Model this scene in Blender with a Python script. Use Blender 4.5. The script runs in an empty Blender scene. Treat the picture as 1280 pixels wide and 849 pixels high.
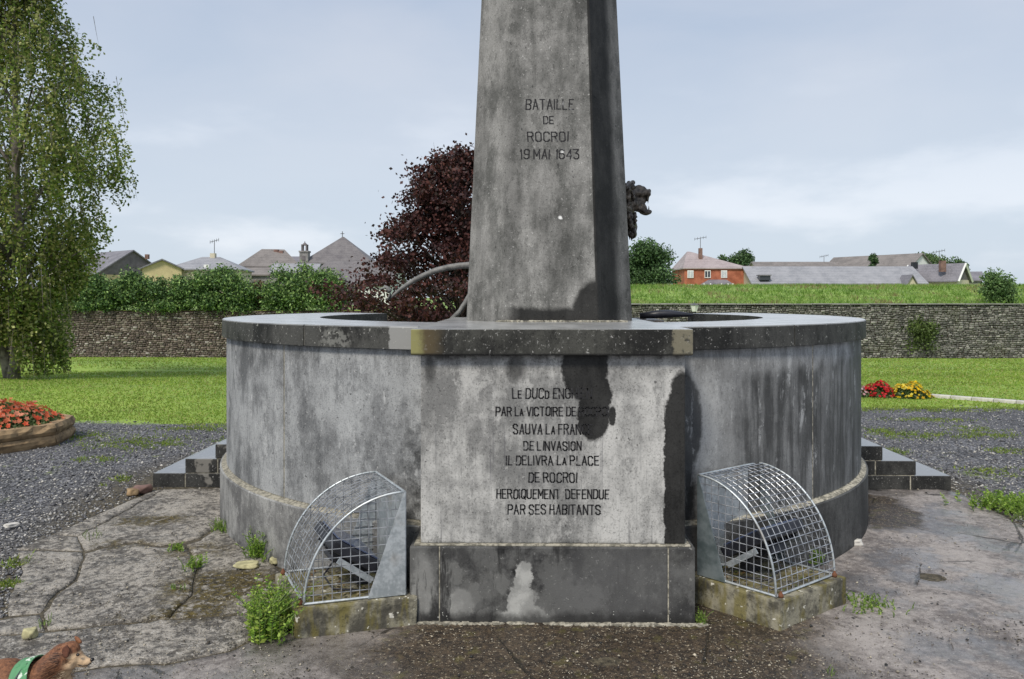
import bpy, bmesh, math, random
import numpy as np
from mathutils import Vector, Matrix, Euler
from mathutils.geometry import delaunay_2d_cdt
from mathutils import noise as mn

sc = bpy.context.scene
C = sc.collection
R = math.radians
rnd = random.Random(7)
rng = np.random.default_rng(11)

# ------------------------------------------------------------------ camera
EYE = 1.6; FPX = 960.0; HY = 372.0
CX, CY, YAW = -0.135, -6.5, R(0.84)
cam = bpy.data.cameras.new('camera'); co = bpy.data.objects.new('camera', cam); C.objects.link(co)
co.location = (CX, CY, EYE); co.rotation_euler = (R(90), 0, YAW)
cam.sensor_width = 36.0; cam.lens = 36.0*FPX/1280.0
cam.shift_y = -(424.5-HY)/1280.0
cam.clip_start = 0.05; cam.clip_end = 5000
sc.camera = co
sc.render.resolution_x = 1024; sc.render.resolution_y = 679

def P(px, d, z):
    """world point seen at column px at depth d and height z"""
    X = (px-640.0)/FPX*d
    return Vector((CX - math.sin(YAW)*d + math.cos(YAW)*X, CY + math.cos(YAW)*d + math.sin(YAW)*X, z))
def G(px, py, z=0.0):
    return P(px, (EYE-z)*FPX/(py-HY), z)
def PY(px, py, d):
    return P(px, d, EYE-(py-HY)/FPX*d)

# ------------------------------------------------------------------ world, sun, exposure
SUN_EL, SUN_ROT = R(50), R(205)
w = bpy.data.worlds.new('World'); sc.world = w; w.use_nodes = True
wt = w.node_tree; wt.nodes.clear()
def wn(t, **k):
    n = wt.nodes.new(t)
    for a, b in k.items(): setattr(n, a, b)
    return n
sky = wn('ShaderNodeTexSky', sky_type='NISHITA'); sky.sun_disc = False
sky.sun_elevation = SUN_EL; sky.sun_rotation = SUN_ROT; sky.air_density = 1.0; sky.dust_density = 1.5
tc = wn('ShaderNodeTexCoord')
sep = wn('ShaderNodeSeparateXYZ'); wt.links.new(tc.outputs['Generated'], sep.inputs[0])
# overcast veil: cloud layer colour from noise on a flattened dome direction
mp = wn('ShaderNodeMapping'); mp.inputs['Scale'].default_value = (1.0, 1.0, 2.8)
wt.links.new(tc.outputs['Generated'], mp.inputs[0])
cn = wn('ShaderNodeTexNoise'); cn.inputs['Scale'].default_value = 1.7; cn.inputs['Detail'].default_value = 7; cn.inputs['Roughness'].default_value = 0.5
cn.inputs['Distortion'].default_value = 0.4
wt.links.new(mp.outputs[0], cn.inputs['Vector'])
cr = wn('ShaderNodeValToRGB'); e = cr.color_ramp.elements
e[0].position = 0.36; e[0].color = (4.5, 5.5, 7.1, 1)
e[1].position = 0.68; e[1].color = (6.2, 6.75, 7.85, 1)
wt.links.new(cn.outputs['Fac'], cr.inputs[0])
# a few brighter soft puffs low in the sky
mp2 = wn('ShaderNodeMapping'); mp2.inputs['Scale'].default_value = (1.0, 1.0, 3.0); mp2.inputs['Location'].default_value = (0.75, 0.3, 0.12)
wt.links.new(tc.outputs['Generated'], mp2.inputs[0])
cn2 = wn('ShaderNodeTexNoise'); cn2.inputs['Scale'].default_value = 3.2; cn2.inputs['Detail'].default_value = 8; cn2.inputs['Roughness'].default_value = 0.52
wt.links.new(mp2.outputs[0], cn2.inputs['Vector'])
mr2 = wn('ShaderNodeMapRange', interpolation_type='SMOOTHSTEP')
mr2.inputs['From Min'].default_value = 0.50; mr2.inputs['From Max'].default_value = 0.68
wt.links.new(cn2.outputs['Fac'], mr2.inputs['Value'])
low = wn('ShaderNodeMapRange', interpolation_type='SMOOTHSTEP')
low.inputs['From Min'].default_value = 0.34; low.inputs['From Max'].default_value = 0.05
wt.links.new(sep.outputs['Z'], low.inputs['Value'])
mm = wn('ShaderNodeMath', operation='MULTIPLY'); wt.links.new(mr2.outputs[0], mm.inputs[0]); wt.links.new(low.outputs[0], mm.inputs[1])
mm2 = wn('ShaderNodeMath', operation='MULTIPLY'); wt.links.new(mm.outputs[0], mm2.inputs[0]); mm2.inputs[1].default_value = 0.95
# horizon brightening, the same all round
hz = wn('ShaderNodeMapRange', interpolation_type='SMOOTHSTEP'); hz.inputs['From Min'].default_value = 0.42; hz.inputs['From Max'].default_value = 0.0
wt.links.new(sep.outputs['Z'], hz.inputs['Value'])
mxh = wn('ShaderNodeMix', data_type='RGBA'); mxh.inputs['B'].default_value = (6.9, 7.75, 8.7, 1)
hm = wn('ShaderNodeMath', operation='MULTIPLY'); wt.links.new(hz.outputs[0], hm.inputs[0]); hm.inputs[1].default_value = 0.8
wt.links.new(hm.outputs[0], mxh.inputs['Factor']); wt.links.new(cr.outputs[0], mxh.inputs['A'])
mx2 = wn('ShaderNodeMix', data_type='RGBA'); mx2.inputs['B'].default_value = (8.6, 9.1, 9.9, 1)
wt.links.new(mm2.outputs[0], mx2.inputs['Factor']); wt.links.new(mxh.outputs['Result'], mx2.inputs['A'])
mx = wn('ShaderNodeMix', data_type='RGBA'); mx.inputs['Factor'].default_value = 0.88
wt.links.new(sky.outputs[0], mx.inputs['A']); wt.links.new(mx2.outputs['Result'], mx.inputs['B'])
bg = wn('ShaderNodeBackground'); bg.inputs['Strength'].default_value = 0.068
wo = wn('ShaderNodeOutputWorld')
wt.links.new(mx.outputs['Result'], bg.inputs['Color']); wt.links.new(bg.outputs[0], wo.inputs[0])

sl = bpy.data.lights.new('sun', 'SUN'); sl.energy = 2.1; sl.angle = R(14); sl.color = (1.0, 0.93, 0.82)
so = bpy.data.objects.new('sun', sl); C.objects.link(so)
# Nishita: rotation clockwise from +Y seen from above
sd = Vector((math.sin(SUN_ROT)*math.cos(SUN_EL), math.cos(SUN_ROT)*math.cos(SUN_EL), math.sin(SUN_EL)))
so.rotation_euler = sd.to_track_quat('Z', 'Y').to_euler()
sc.view_settings.view_transform = 'Standard'; sc.view_settings.look = 'None'
sc.view_settings.exposure = 0.60; sc.view_settings.gamma = 1.0; sc.view_settings.use_curve_mapping = False

# ------------------------------------------------------------------ node DSL
class S:
    def __init__(s, t, o): s.t = t; s.o = o
    def _m(s, op, b=None, c=None):
        n = s.t.nodes.new('ShaderNodeMath'); n.operation = op
        s.t.links.new(s.o, n.inputs[0])
        for i, q in ((1, b), (2, c)):
            if q is None: continue
            if isinstance(q, S): s.t.links.new(q.o, n.inputs[i])
            else: n.inputs[i].default_value = q
        return S(s.t, n.outputs[0])
    def __add__(s, b): return s._m('ADD', b)
    def __sub__(s, b): return s._m('SUBTRACT', b)
    def __mul__(s, b): return s._m('MULTIPLY', b)
    def __truediv__(s, b): return s._m('DIVIDE', b)
    def max(s, b): return s._m('MAXIMUM', b)
    def min(s, b): return s._m('MINIMUM', b)
    def abs(s): return s._m('ABSOLUTE')
    def pow(s, b): return s._m('POWER', b)
    def sqrt(s): return s._m('SQRT')
    def inv(s): return (s*-1.0)+1.0
    def ss(s, a, b, lo=0.0, hi=1.0):
        n = s.t.nodes.new('ShaderNodeMapRange'); n.interpolation_type = 'SMOOTHSTEP'
        s.t.links.new(s.o, n.inputs['Value'])
        if a > b: a, b, lo, hi = b, a, hi, lo
        n.inputs['From Min'].default_value = a; n.inputs['From Max'].default_value = b
        n.inputs['To Min'].default_value = lo; n.inputs['To Max'].default_value = hi
        return S(s.t, n.outputs[0])
class T:
    def __init__(s, m):
        s.m = m; s.t = m.node_tree
        tcn = s.t.nodes.new('ShaderNodeTexCoord')
        s.obj = tcn.outputs['Object']
        sp = s.t.nodes.new('ShaderNodeSeparateXYZ'); s.t.links.new(s.obj, sp.inputs[0])
        s.x, s.y, s.z = [S(s.t, sp.outputs[i]) for i in range(3)]
    def vec(s, scale=(1, 1, 1), loc=(0, 0, 0), base=None):
        n = s.t.nodes.new('ShaderNodeMapping'); n.inputs['Scale'].default_value = scale; n.inputs['Location'].default_value = loc
        s.t.links.new(base or s.obj, n.inputs[0]); return n.outputs[0]
    def noise(s, scale, detail=4, rough=0.55, stretch=(1, 1, 1), loc=(0, 0, 0), dist=0.0):
        n = s.t.nodes.new('ShaderNodeTexNoise')
        n.inputs['Scale'].default_value = scale; n.inputs['Detail'].default_value = detail; n.inputs['Roughness'].default_value = rough
        n.inputs['Distortion'].default_value = dist
        s.t.links.new(s.vec(stretch, loc), n.inputs['Vector']); return S(s.t, n.outputs['Fac'])
    def vor(s, scale, feature='F1', out='Distance', stretch=(1, 1, 1), rand=1.0):
        n = s.t.nodes.new('ShaderNodeTexVoronoi'); n.feature = feature; n.inputs['Scale'].default_value = scale
        n.inputs['Randomness'].default_value = rand
        s.t.links.new(s.vec(stretch), n.inputs['Vector']); 
        if out == 'Color': return n.outputs['Color']
        return S(s.t, n.outputs[out])
    def up(s):
        n = s.t.nodes.new('ShaderNodeNewGeometry'); sp = s.t.nodes.new('ShaderNodeSeparateXYZ'); s.t.links.new(n.outputs['True Normal'], sp.inputs[0])
        return S(s.t, sp.outputs[2]).ss(0.6, 0.9)
    def attr(s, name):
        n = s.t.nodes.new('ShaderNodeAttribute'); n.attribute_name = name; return n
    def objrand(s):
        n = s.t.nodes.new('ShaderNodeObjectInfo'); return S(s.t, n.outputs['Random'])
    def rgb(s, c):
        n = s.t.nodes.new('ShaderNodeRGB'); n.outputs[0].default_value = (*c, 1); return n.outputs[0]
    def mix(s, a, b, f, mode='MIX'):
        n = s.t.nodes.new('ShaderNodeMix'); n.data_type = 'RGBA'; n.blend_type = mode
        for nm, q in (('A', a), ('B', b)):
            if isinstance(q, (tuple, list)): n.inputs[nm].default_value = (*q, 1)
            else: s.t.links.new(q.o if isinstance(q, S) else q, n.inputs[nm])
        if isinstance(f, S): s.t.links.new(f.o, n.inputs['Factor'])
        else: n.inputs['Factor'].default_value = f
        return n.outputs['Result']
    def scale_rgb(s, c, f):
        n = s.t.nodes.new('ShaderNodeVectorMath'); n.operation = 'SCALE'
        s.t.links.new(c, n.inputs[0])
        if isinstance(f, S): s.t.links.new(f.o, n.inputs['Scale'])
        else: n.inputs['Scale'].default_value = f
        return n.outputs[0]
    def ell(s, X, Z, cx, cz, rx, rz, soft=0.12):
        a = (X-cx)/rx; b = (Z-cz)/rz
        return ((a*a)+(b*b)).sqrt().ss(1+soft, 1-soft)

def mat(name, fn):
    m = bpy.data.materials.new(name); m.use_nodes = True
    t = T(m); nt = m.node_tree; b = nt.nodes['Principled BSDF']
    r = fn(t)
    def put(k, v):
        if v is None: return
        if isinstance(v, S): nt.links.new(v.o, b.inputs[k])
        elif isinstance(v, (tuple, list)): b.inputs[k].default_value = (*v, 1)
        elif isinstance(v, (int, float)): b.inputs[k].default_value = v
        else: nt.links.new(v, b.inputs[k])
    put('Base Color', r.get('color')); put('Roughness', r.get('rough', 0.85)); put('Metallic', r.get('metal'))
    put('Specular IOR Level', r.get('spec'))
    put('Coat Weight', r.get('coat')); put('Coat Roughness', r.get('coat_rough'))
    if 'sub' in r:
        b.inputs['Subsurface Weight'].default_value = 0.0
    if 'bump' in r:
        n = nt.nodes.new('ShaderNodeBump'); n.inputs['Strength'].default_value = r.get('bs', 0.5); n.inputs['Distance'].default_value = r.get('bd', 0.01)
        nt.links.new(r['bump'].o, n.inputs['Height']); nt.links.new(n.outputs[0], b.inputs['Normal'])
        if r.get('cb'): nt.links.new(n.outputs[0], b.inputs['Coat Normal'])
    if r.get('trans'):   # leaf translucency
        tr = nt.nodes.new('ShaderNodeBsdfTranslucent'); c = r['color']
        if isinstance(c, (tuple, list)): tr.inputs[0].default_value = (*c, 1)
        else: nt.links.new(c, tr.inputs[0])
        mxs = nt.nodes.new('ShaderNodeMixShader'); mxs.inputs[0].default_value = r['trans']
        nt.links.new(b.outputs[0], mxs.inputs[1]); nt.links.new(tr.outputs[0], mxs.inputs[2])
        nt.links.new(mxs.outputs[0], nt.nodes['Material Output'].inputs[0])
    return m

# ------------------------------------------------------------------ object helpers
def link_obj(name, me, m=None, parent=None, smooth=False):
    o = bpy.data.objects.new(name, me); C.objects.link(o)
    if m is not None and not me.materials: me.materials.append(m)
    if smooth: me.polygons.foreach_set('use_smooth', [True]*len(me.polygons))
    if parent: o.parent = parent
    return o
def obj(name, bm, m, parent=None, smooth=False):
    me = bpy.data.meshes.new(name); bm.normal_update(); bm.to_mesh(me); bm.free()
    return link_obj(name, me, m, parent, smooth)
def tag(o, label=None, cat=None, group=None, kind=None):
    if label: o['label'] = label
    if cat: o['category'] = cat
    if group: o['group'] = group
    if kind: o['kind'] = kind
    return o
def empty(name, label, cat, loc=(0, 0, 0), rz=0, group=None):
    o = bpy.data.objects.new(name, None); C.objects.link(o); o.location = loc; o.rotation_euler = (0, 0, rz)
    o.empty_display_size = 0.1
    return tag(o, label, cat, group)
def npmesh(name, V, F, m, parent=None, col=None, smooth=False):
    """V (n,3), F (k,3 or 4)"""
    me = bpy.data.meshes.new(name); V = np.asarray(V, np.float32); F = np.asarray(F, np.int32)
    k = F.shape[1]
    me.vertices.add(len(V)); me.vertices.foreach_set('co', V.ravel())
    me.loops.add(F.size); me.loops.foreach_set('vertex_index', F.ravel())
    me.polygons.add(len(F)); me.polygons.foreach_set('loop_start', np.arange(0, F.size, k, dtype=np.int32))
    me.update(calc_edges=True)
    if col is not None:
        a = me.color_attributes.new('Col', 'FLOAT_COLOR', 'POINT')
        c = np.ones((len(V), 4), np.float32); c[:, :3] = col; a.data.foreach_set('color', c.ravel())
    return link_obj(name, me, m, parent, smooth)
def cube(bm, c, s, rz=0, bev=0.0):
    M = Matrix.Translation(c) @ Matrix.Rotation(rz, 4, 'Z') @ Matrix.Diagonal((*s, 1))
    r = bmesh.ops.create_cube(bm, size=1.0, matrix=M)
    if bev:
        es = list({e for v in r['verts'] for e in v.link_edges})
        bmesh.ops.bevel(bm, geom=es, offset=bev, segments=2, affect='EDGES', profile=0.6)
    return r['verts']
def box(name, c, s, m, parent=None, rz=0, bev=0.004):
    bm = bmesh.new(); cube(bm, (0, 0, 0), s, 0, bev); 
    o = obj(name, bm, m, parent); o.location = c; o.rotation_euler = (0, 0, rz); return o
def wbox(name, x0, x1, y0, y1, z0, z1, m, parent=None, bev=0.006, jit=0.0):
    """box with vertices in the parent's coordinates (so object texture coords line up)"""
    bm = bmesh.new(); cube(bm, ((x0+x1)/2, (y0+y1)/2, (z0+z1)/2), (x1-x0, y1-y0, z1-z0), 0, bev)
    return obj(name, bm, m, parent)
def tube(bm, pts, r, seg=8, caps=True, flat=1.0):
    pts = [Vector(p) for p in pts]; n = len(pts)
    rs = r if isinstance(r, (list, tuple)) else [r]*n
    rings = []
    up = Vector((0, 0, 1))
    for i, p in enumerate(pts):
        d = (pts[min(i+1, n-1)]-pts[max(i-1, 0)]).normalized()
        a = d.cross(up)
        if a.length < 1e-3: a = d.cross(Vector((0, 1, 0)))
        a.normalize(); b = d.cross(a).normalized()
        rings.append([bm.verts.new(p + a*math.cos(t)*rs[i] + b*math.sin(t)*rs[i]*flat) for t in [2*math.pi*k/seg for k in range(seg)]])
    for i in range(n-1):
        for k in range(seg):
            bm.faces.new((rings[i][k], rings[i][(k+1) % seg], rings[i+1][(k+1) % seg], rings[i+1][k]))
    if caps:
        bm.faces.new(rings[0][::-1]); bm.faces.new(rings[-1])
def arcblock(r0, r1, a0, a1, z0, z1, seg=None, cham=0.0):
    """annular sector block, angles in radians measured from -Y (towards camera), + to +X"""
    seg = seg or max(3, int(abs(a1-a0)/R(2.5)))
    bm = bmesh.new(); rows = []
    c = 0.006
    prof = [(r0, z0), (r1, z0), (r1, z1-max(cham, c)), (r1-max(cham, c), z1), (r0, z1)]
    for i in range(seg+1):
        a = a0+(a1-a0)*i/seg; s_, c_ = math.sin(a), -math.cos(a)
        rows.append([bm.verts.new((r*s_, r*c_, z)) for r, z in prof])
    k = len(prof)
    for i in range(seg):
        for j in range(k):
            bm.faces.new((rows[i][j], rows[i][(j+1) % k], rows[i+1][(j+1) % k], rows[i+1][j]))
    if abs(a1-a0) < 2*math.pi-1e-3:
        bm.faces.new(rows[0][::-1]); bm.faces.new(rows[-1])
    bmesh.ops.recalc_face_normals(bm, faces=bm.faces[:])
    return bm

# pixel -> local x / z on the pedestal's front face and others
def sx(px, d=3.77): return P(px, d, 0).x
def sz(py, d=3.77): return EYE-(py-HY)/FPX*d
def pxr(w_, d=3.77): return w_/FPX*d

# ------------------------------------------------------------------ materials
def stone_base(t, light, dark, streak=0.5):
    st = t.noise(3.0, 6, 0.6, (7, 7, 0.6))
    st2 = t.noise(9.0, 5, 0.6, (5, 5, 0.4), (3, 1, 2))
    bl = t.noise(2.0, 7, 0.68)
    bl2 = t.noise(5.5, 7, 0.74, (1, 1, 0.55), (4, 4, 4))
    gr = t.noise(120, 3, 0.75)
    f = (bl*0.42+bl2*0.46+st*0.12).ss(0.41, 0.585)
    c = t.mix(dark, light, f)
    # hard edged pale patches where the grime has washed off, dark freckles where it has not
    pale = t.noise(3.6, 7, 0.72, (1, 1, 0.7), (11, 3, 6)).ss(0.575, 0.62)
    c = t.mix(c, light, pale*0.55)
    drk = t.noise(7.0, 7, 0.78, (1, 1, 0.5), (1, 13, 6)).ss(0.56, 0.63)
    c = t.mix(c, dark, drk*0.6)
    c = t.mix(c, (0.0, 0.0, 0.0), (gr.ss(0.50, 0.70))*0.50)
    c = t.mix(c, (0.78, 0.77, 0.74), t.noise(70, 3, 0.6, loc=(5, 5, 5)).ss(0.62, 0.74)*0.42)
    pit = t.noise(30, 4, 0.7, loc=(9, 2, 4)).ss(0.64, 0.70)
    c = t.mix(c, (0.03, 0.03, 0.03), pit*0.7)
    bump = gr*0.35 + t.noise(30, 5, 0.6)*0.8 - pit*0.8
    return c, bump, (st, st2, bl, gr)

def wet_shade_mix(t, c, wet, k=0.2):
    return t.mix(c, t.scale_rgb(c, k), wet)

def m_ped_body(t):
    c, bump, (st, st2, bl, gr) = stone_base(t, (0.53, 0.525, 0.505), (0.20, 0.20, 0.195))
    wx = (t.noise(14, 4, 0.7)-0.5)*0.05+(t.noise(60, 3, 0.7)-0.5)*0.016; wz = (t.noise(12, 4, 0.7, loc=(3, 3, 3))-0.5)*0.06
    X = t.x+wx; Z = t.z+wz
    E = lambda px, py, rx, ry, s=0.08: t.ell(X, Z, sx(px), sz(py), pxr(rx), pxr(ry), s)
    # tall wet tongue and its lower bulb
    d = E(731, 455, 29, 48).max(E(741, 518, 21, 33)).max(E(765, 520, 5, 11, 0.2)).max(E(745, 492, 20, 26))
    d2 = E(645, 458, 12, 19, 0.5).max(E(538, 462, 7, 17, 0.5)*0.8)
    # right hand wet strip
    strip = (X.ss(sx(830)-0.004, sx(830)+0.004))*(Z.ss(sz(500), sz(525)))
    d3 = strip.max(E(853, 530, 22, 66))
    base = Z.ss(sz(672), sz(684))*t.noise(20, 3, 0.6).ss(0.4, 0.6)
    top = Z.ss(sz(452), sz(445))*t.noise(16, 3, 0.6).ss(0.42, 0.6)
    wet = d.max(d2*0.75).max(d3).max(base*0.8).max(top*0.7)
    # runs below the lettering
    runs = t.noise(5, 5, 0.6, (14, 14, 0.35), (7, 0, 0)).ss(0.56, 0.7)*Z.ss(sz(505), sz(560))*0.5
    c = t.mix(c, (0.1, 0.1, 0.11), runs)
    c = wet_shade_mix(t, c, wet*0.98, 0.055)
    return dict(color=c, spec=0.2, rough=(wet*-0.45)+0.9, bump=bump, bs=0.45, bd=0.004)
def m_ped_plinth(t):
    c, bump, (st, st2, bl, gr) = stone_base(t, (0.11, 0.11, 0.105), (0.02, 0.02, 0.02))
    wx = (t.noise(16, 4, 0.7)-0.5)*0.09; wz = (t.noise(14, 4, 0.7, loc=(3, 3, 3))-0.5)*0.09
    X = t.x+wx; Z = t.z+wz
    E = lambda px, py, rx, ry, s=0.08: t.ell(X, Z, sx(px, 3.74), sz(py, 3.74), pxr(rx), pxr(ry), s)
    blotch = t.noise(8, 5, 0.6, loc=(1, 4, 1)).ss(0.45, 0.6)
    dk = t.mix(c, (0.03, 0.03, 0.032), blotch.inv()*0.5+0.1)
    lightp = E(653, 728, 12, 26, 0.1).max(E(652, 752, 19, 22, 0.1)).max(E(656, 772, 36, 14, 0.15)).max(E(574, 756, 18, 20, 0.15)*0.6).max(E(528, 735, 14, 40, 0.25)*0.5)
    spots = E(625, 728, 9, 14).max(E(593, 742, 8, 12)).max(E(569, 715, 9, 15)).max(E(604, 770, 8, 10))
    c2 = t.mix(dk, (0.46, 0.46, 0.44), lightp*0.9)
    c2 = t.mix(c2, (0.22, 0.22, 0.21), spots*0.4)
    mot = t.noise(3.4, 7, 0.72, (1, 1, 0.8), (21, 4, 1)).ss(0.46, 0.58)
    c2 = t.mix(c2, (0.17, 0.17, 0.165), mot*0.55)
    drp = t.noise(3.0, 6, 0.7, (4, 4, 0.6), (2, 4, 9)).ss(0.56, 0.64)
    c2 = t.mix(c2, (0.012, 0.012, 0.012), drp*0.7)
    mid = t.ell(X, Z, sx(770, 3.74), sz(735, 3.74), pxr(75), pxr(55), 0.5)
    c2 = t.mix(c2, (0.15, 0.15, 0.15), mid*0.5)
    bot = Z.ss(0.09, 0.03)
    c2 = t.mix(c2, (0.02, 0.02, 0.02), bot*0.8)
    c2 = t.mix(c2, (0.6, 0.6, 0.56), t.noise(48, 3, 0.6).ss(0.68, 0.73)*(Z.ss(0.16, 0.02)*0.6+0.25))
    return dict(color=c2, spec=0.18, rough=(lightp*0.3)+0.5, bump=bump, bs=0.4, bd=0.004)
def m_cap(t):
    c, bump, (st, st2, bl, gr) = stone_base(t, (0.07, 0.07, 0.062), (0.018, 0.018, 0.017))
    wx = (t.noise(25, 4, 0.7)-0.5)*0.06
    X = t.x+wx
    up = (t.noise(50, 2, 0.6)).ss(0.62, 0.7)
    yl = X.ss(-0.60, -0.66); br = X.ss(-0.5, -0.6)
    c = t.mix(c, (0.12, 0.09, 0.045), br*0.7)
    c = t.mix(c, (0.30, 0.29, 0.12), yl*0.8)
    lt = (X.ss(sx(838, 3.74), sx(842, 3.74)))*((t.noise(30, 3, 0.7)).ss(0.3, 0.5))
    c = t.mix(c, (0.23, 0.21, 0.15), lt*0.75)
    c = t.mix(c, (0.45, 0.45, 0.40), up*0.14)
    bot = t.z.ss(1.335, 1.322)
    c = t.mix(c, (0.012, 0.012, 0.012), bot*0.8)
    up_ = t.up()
    c = t.mix(c, t.mix((0.34, 0.34, 0.33), (0.56, 0.56, 0.55), t.noise(5, 5, 0.7).ss(0.35, 0.6)), up_*0.9)  # sky reflection on the wet top painted in as a pale tint
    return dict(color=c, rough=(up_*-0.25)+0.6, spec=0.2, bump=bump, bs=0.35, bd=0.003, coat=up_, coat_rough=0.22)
def m_ring_cap(t):
    c, bump, (st, st2, bl, gr) = stone_base(t, (0.08, 0.08, 0.074), (0.02, 0.02, 0.019))
    wx = (t.noise(20, 4, 0.7)-0.5)*0.05
    X = t.x+wx
    A, B = sx(486, 4.15), sx(513, 4.1)
    lt = X.ss(A-0.005, A+0.005)*X.ss(B+0.1, B+0.05)*((t.y).ss(-1.9, -2.1))
    c = t.mix(c, (0.30, 0.30, 0.29), lt*0.9)
    l2 = t.ell(X, t.z, sx(418, 4.3), 1.36, 0.10, 0.07, 0.4)*t.noise(30, 3, 0.7).ss(0.45, 0.55)
    c = t.mix(c, (0.25, 0.25, 0.23), l2*0.6)
    sp = t.noise(34, 2, 0.5, loc=(2, 2, 2)).ss(0.69, 0.74)
    c = t.mix(c, (0.55, 0.55, 0.5), sp*0.4)
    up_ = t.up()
    c = t.mix(c, t.mix((0.34, 0.34, 0.33), (0.56, 0.56, 0.55), t.noise(5, 5, 0.7).ss(0.35, 0.6)), up_*0.9)  # upward faces coloured pale to carry the bright sky sheen
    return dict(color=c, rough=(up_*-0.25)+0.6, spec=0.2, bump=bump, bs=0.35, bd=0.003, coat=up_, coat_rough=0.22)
def m_ring_body(t):
    cl, bump, (st, st2, bl, gr) = stone_base(t, (0.37, 0.38, 0.385), (0.14, 0.145, 0.15))
    X = t.x+(t.noise(5, 5, 0.7)-0.5)*0.16; Z = t.z+(t.noise(4, 5, 0.65, (1, 1, 0.6), (3, 3, 3))-0.5)*0.22
    # right half: wet below a ragged line, pale above
    right = t.x.ss(0.0, 0.5)
    lin = (Z-1.17+(X-0.9)*-0.05)
    wet = lin.ss(0.05, -0.05)*X.ss(0.92, 1.15)
    wet2 = t.ell(t.x+(t.noise(12, 4, 0.7)-0.5)*0.05, t.z, 0.70, 0.93, 0.13, 0.29, 0.08).max(t.ell(X, Z, 0.7, 0.55, 0.09, 0.35, 0.2))
    wet3 = X.ss(1.9, 2.05)*0.6
    wet = (wet*(t.noise(3, 5, 0.65, (5, 5, 0.5), (6, 0, 0)).ss(0.38, 0.62)*0.45+0.42)).max(wet2*0.9).max(wet3)*right
    topd = t.noise(5, 6, 0.75, (2, 2, 0.5)).ss(0.45, 0.6)*Z.ss(1.02, 1.33)*0.5
    c = t.mix(cl, (0.42, 0.42, 0.41), right*0.35)
    c = wet_shade_mix(t, c, wet, 0.16)
    c = wet_shade_mix(t, c, topd, 0.35)
    # runs, pale calcite drips
    dr = t.noise(3, 7, 0.75, (3.5, 3.5, 0.7), (2, 2, 0)).ss(0.56, 0.66)*t.noise(16, 4, 0.75).ss(0.44, 0.54)
    c = t.mix(c, (0.66, 0.67, 0.67), dr*0.42)
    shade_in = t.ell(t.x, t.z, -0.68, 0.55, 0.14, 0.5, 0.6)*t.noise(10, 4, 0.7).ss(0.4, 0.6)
    c = wet_shade_mix(t, c, shade_in*0.8, 0.25)  # shade in the gap left of the pedestal, put into the colour
    fine = t.noise(60, 3, 0.7, (1, 1, 0.5)).ss(0.55, 0.7)
    c = t.mix(c, (0.05, 0.05, 0.055), fine*0.35)
    return dict(color=c, spec=0.2, rough=(wet*-0.35)+0.85, bump=bump, bs=0.45, bd=0.004)
def m_ring_plinth(t):
    cl, bump, (st, st2, bl, gr) = stone_base(t, (0.35, 0.35, 0.34), (0.13, 0.13, 0.13))
    X = t.x+(t.noise(5, 5, 0.7)-0.5)*0.2
    right = X.ss(0.2, 0.6)
    c = wet_shade_mix(t, cl, right*0.85, 0.22)
    moss = t.z.ss(0.12, 0.0)*t.noise(12, 4, 0.7).ss(0.4, 0.6)
    c = t.mix(c, (0.03, 0.03, 0.028), moss*0.8)
    return dict(color=c, spec=0.2, rough=0.6, bump=bump, bs=0.45, bd=0.004)
def m_obelisk(t):
    c, bump, (st, st2, bl, gr) = stone_base(t, (0.30, 0.295, 0.28), (0.115, 0.115, 0.108))
    X = t.x+(t.noise(9, 5, 0.7)-0.5)*0.05; Z = t.z+(t.noise(8, 4, 0.7, loc=(3, 3, 3))-0.5)*0.07
    # broad damp bands running down the left of the front face
    ban = t.noise(1.6, 6, 0.62, (2.6, 2.6, 0.4), (1.3, 0, 0)).ss(0.49, 0.58)
    c = wet_shade_mix(t, c, ban*0.42, 0.35)
    q = lambda px, py, rx, ry, s=0.12: t.ell(X, Z, sx(px, 4.85), sz(py, 4.85), pxr(rx, 4.85), pxr(ry, 4.85), s)
    left = q(640, 250, 13, 120, 0.4)*0.4
    c = wet_shade_mix(t, c, left, 0.35)
    # right chamfers soaked; foot soaked
    edge = 0.335-(-0.0)
    facet = (t.x - ((t.z-1.447)*-0.026+0.325)).ss(-0.004, 0.004)
    foot = (Z-(1.535)).ss(0.02, -0.02)*X.ss(-0.3, -0.15)
    foot2 = q(745, 395, 30, 45, 0.1)
    outer = (t.x - ((t.z-1.447)*-0.036+0.49)).ss(-0.03, 0.03)
    wet = facet.max(foot).max(foot2)
    c = wet_shade_mix(t, c, wet*(outer.inv()*0.52+0.44), 0.08)
    c = t.mix(c, (0.8, 0.8, 0.78), q(700, 272, 2.6, 2.0, 0.5).max(q(703, 189, 1.6, 2.0, 0.7)*0.8))
    return dict(color=c, spec=0.2, rough=(wet*-0.3)+0.88, bump=bump, bs=0.4, bd=0.004)
def m_mortar(t):
    n = t.noise(40, 4, 0.6)
    return dict(color=t.mix((0.16, 0.15, 0.12), (0.46, 0.43, 0.35), n.ss(0.38, 0.62)*t.x.ss(-1.6, 0.6, 0.6, 1.0)), rough=0.9, bump=n, bs=0.5, bd=0.004)
def m_letters(t):
    n = t.noise(22, 4, 0.7, loc=(3.3, 0, 1.7)).ss(0.57, 0.76)
    return dict(color=t.mix((0.018, 0.018, 0.02), (0.33, 0.33, 0.33), n*0.9), rough=0.8)
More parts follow.
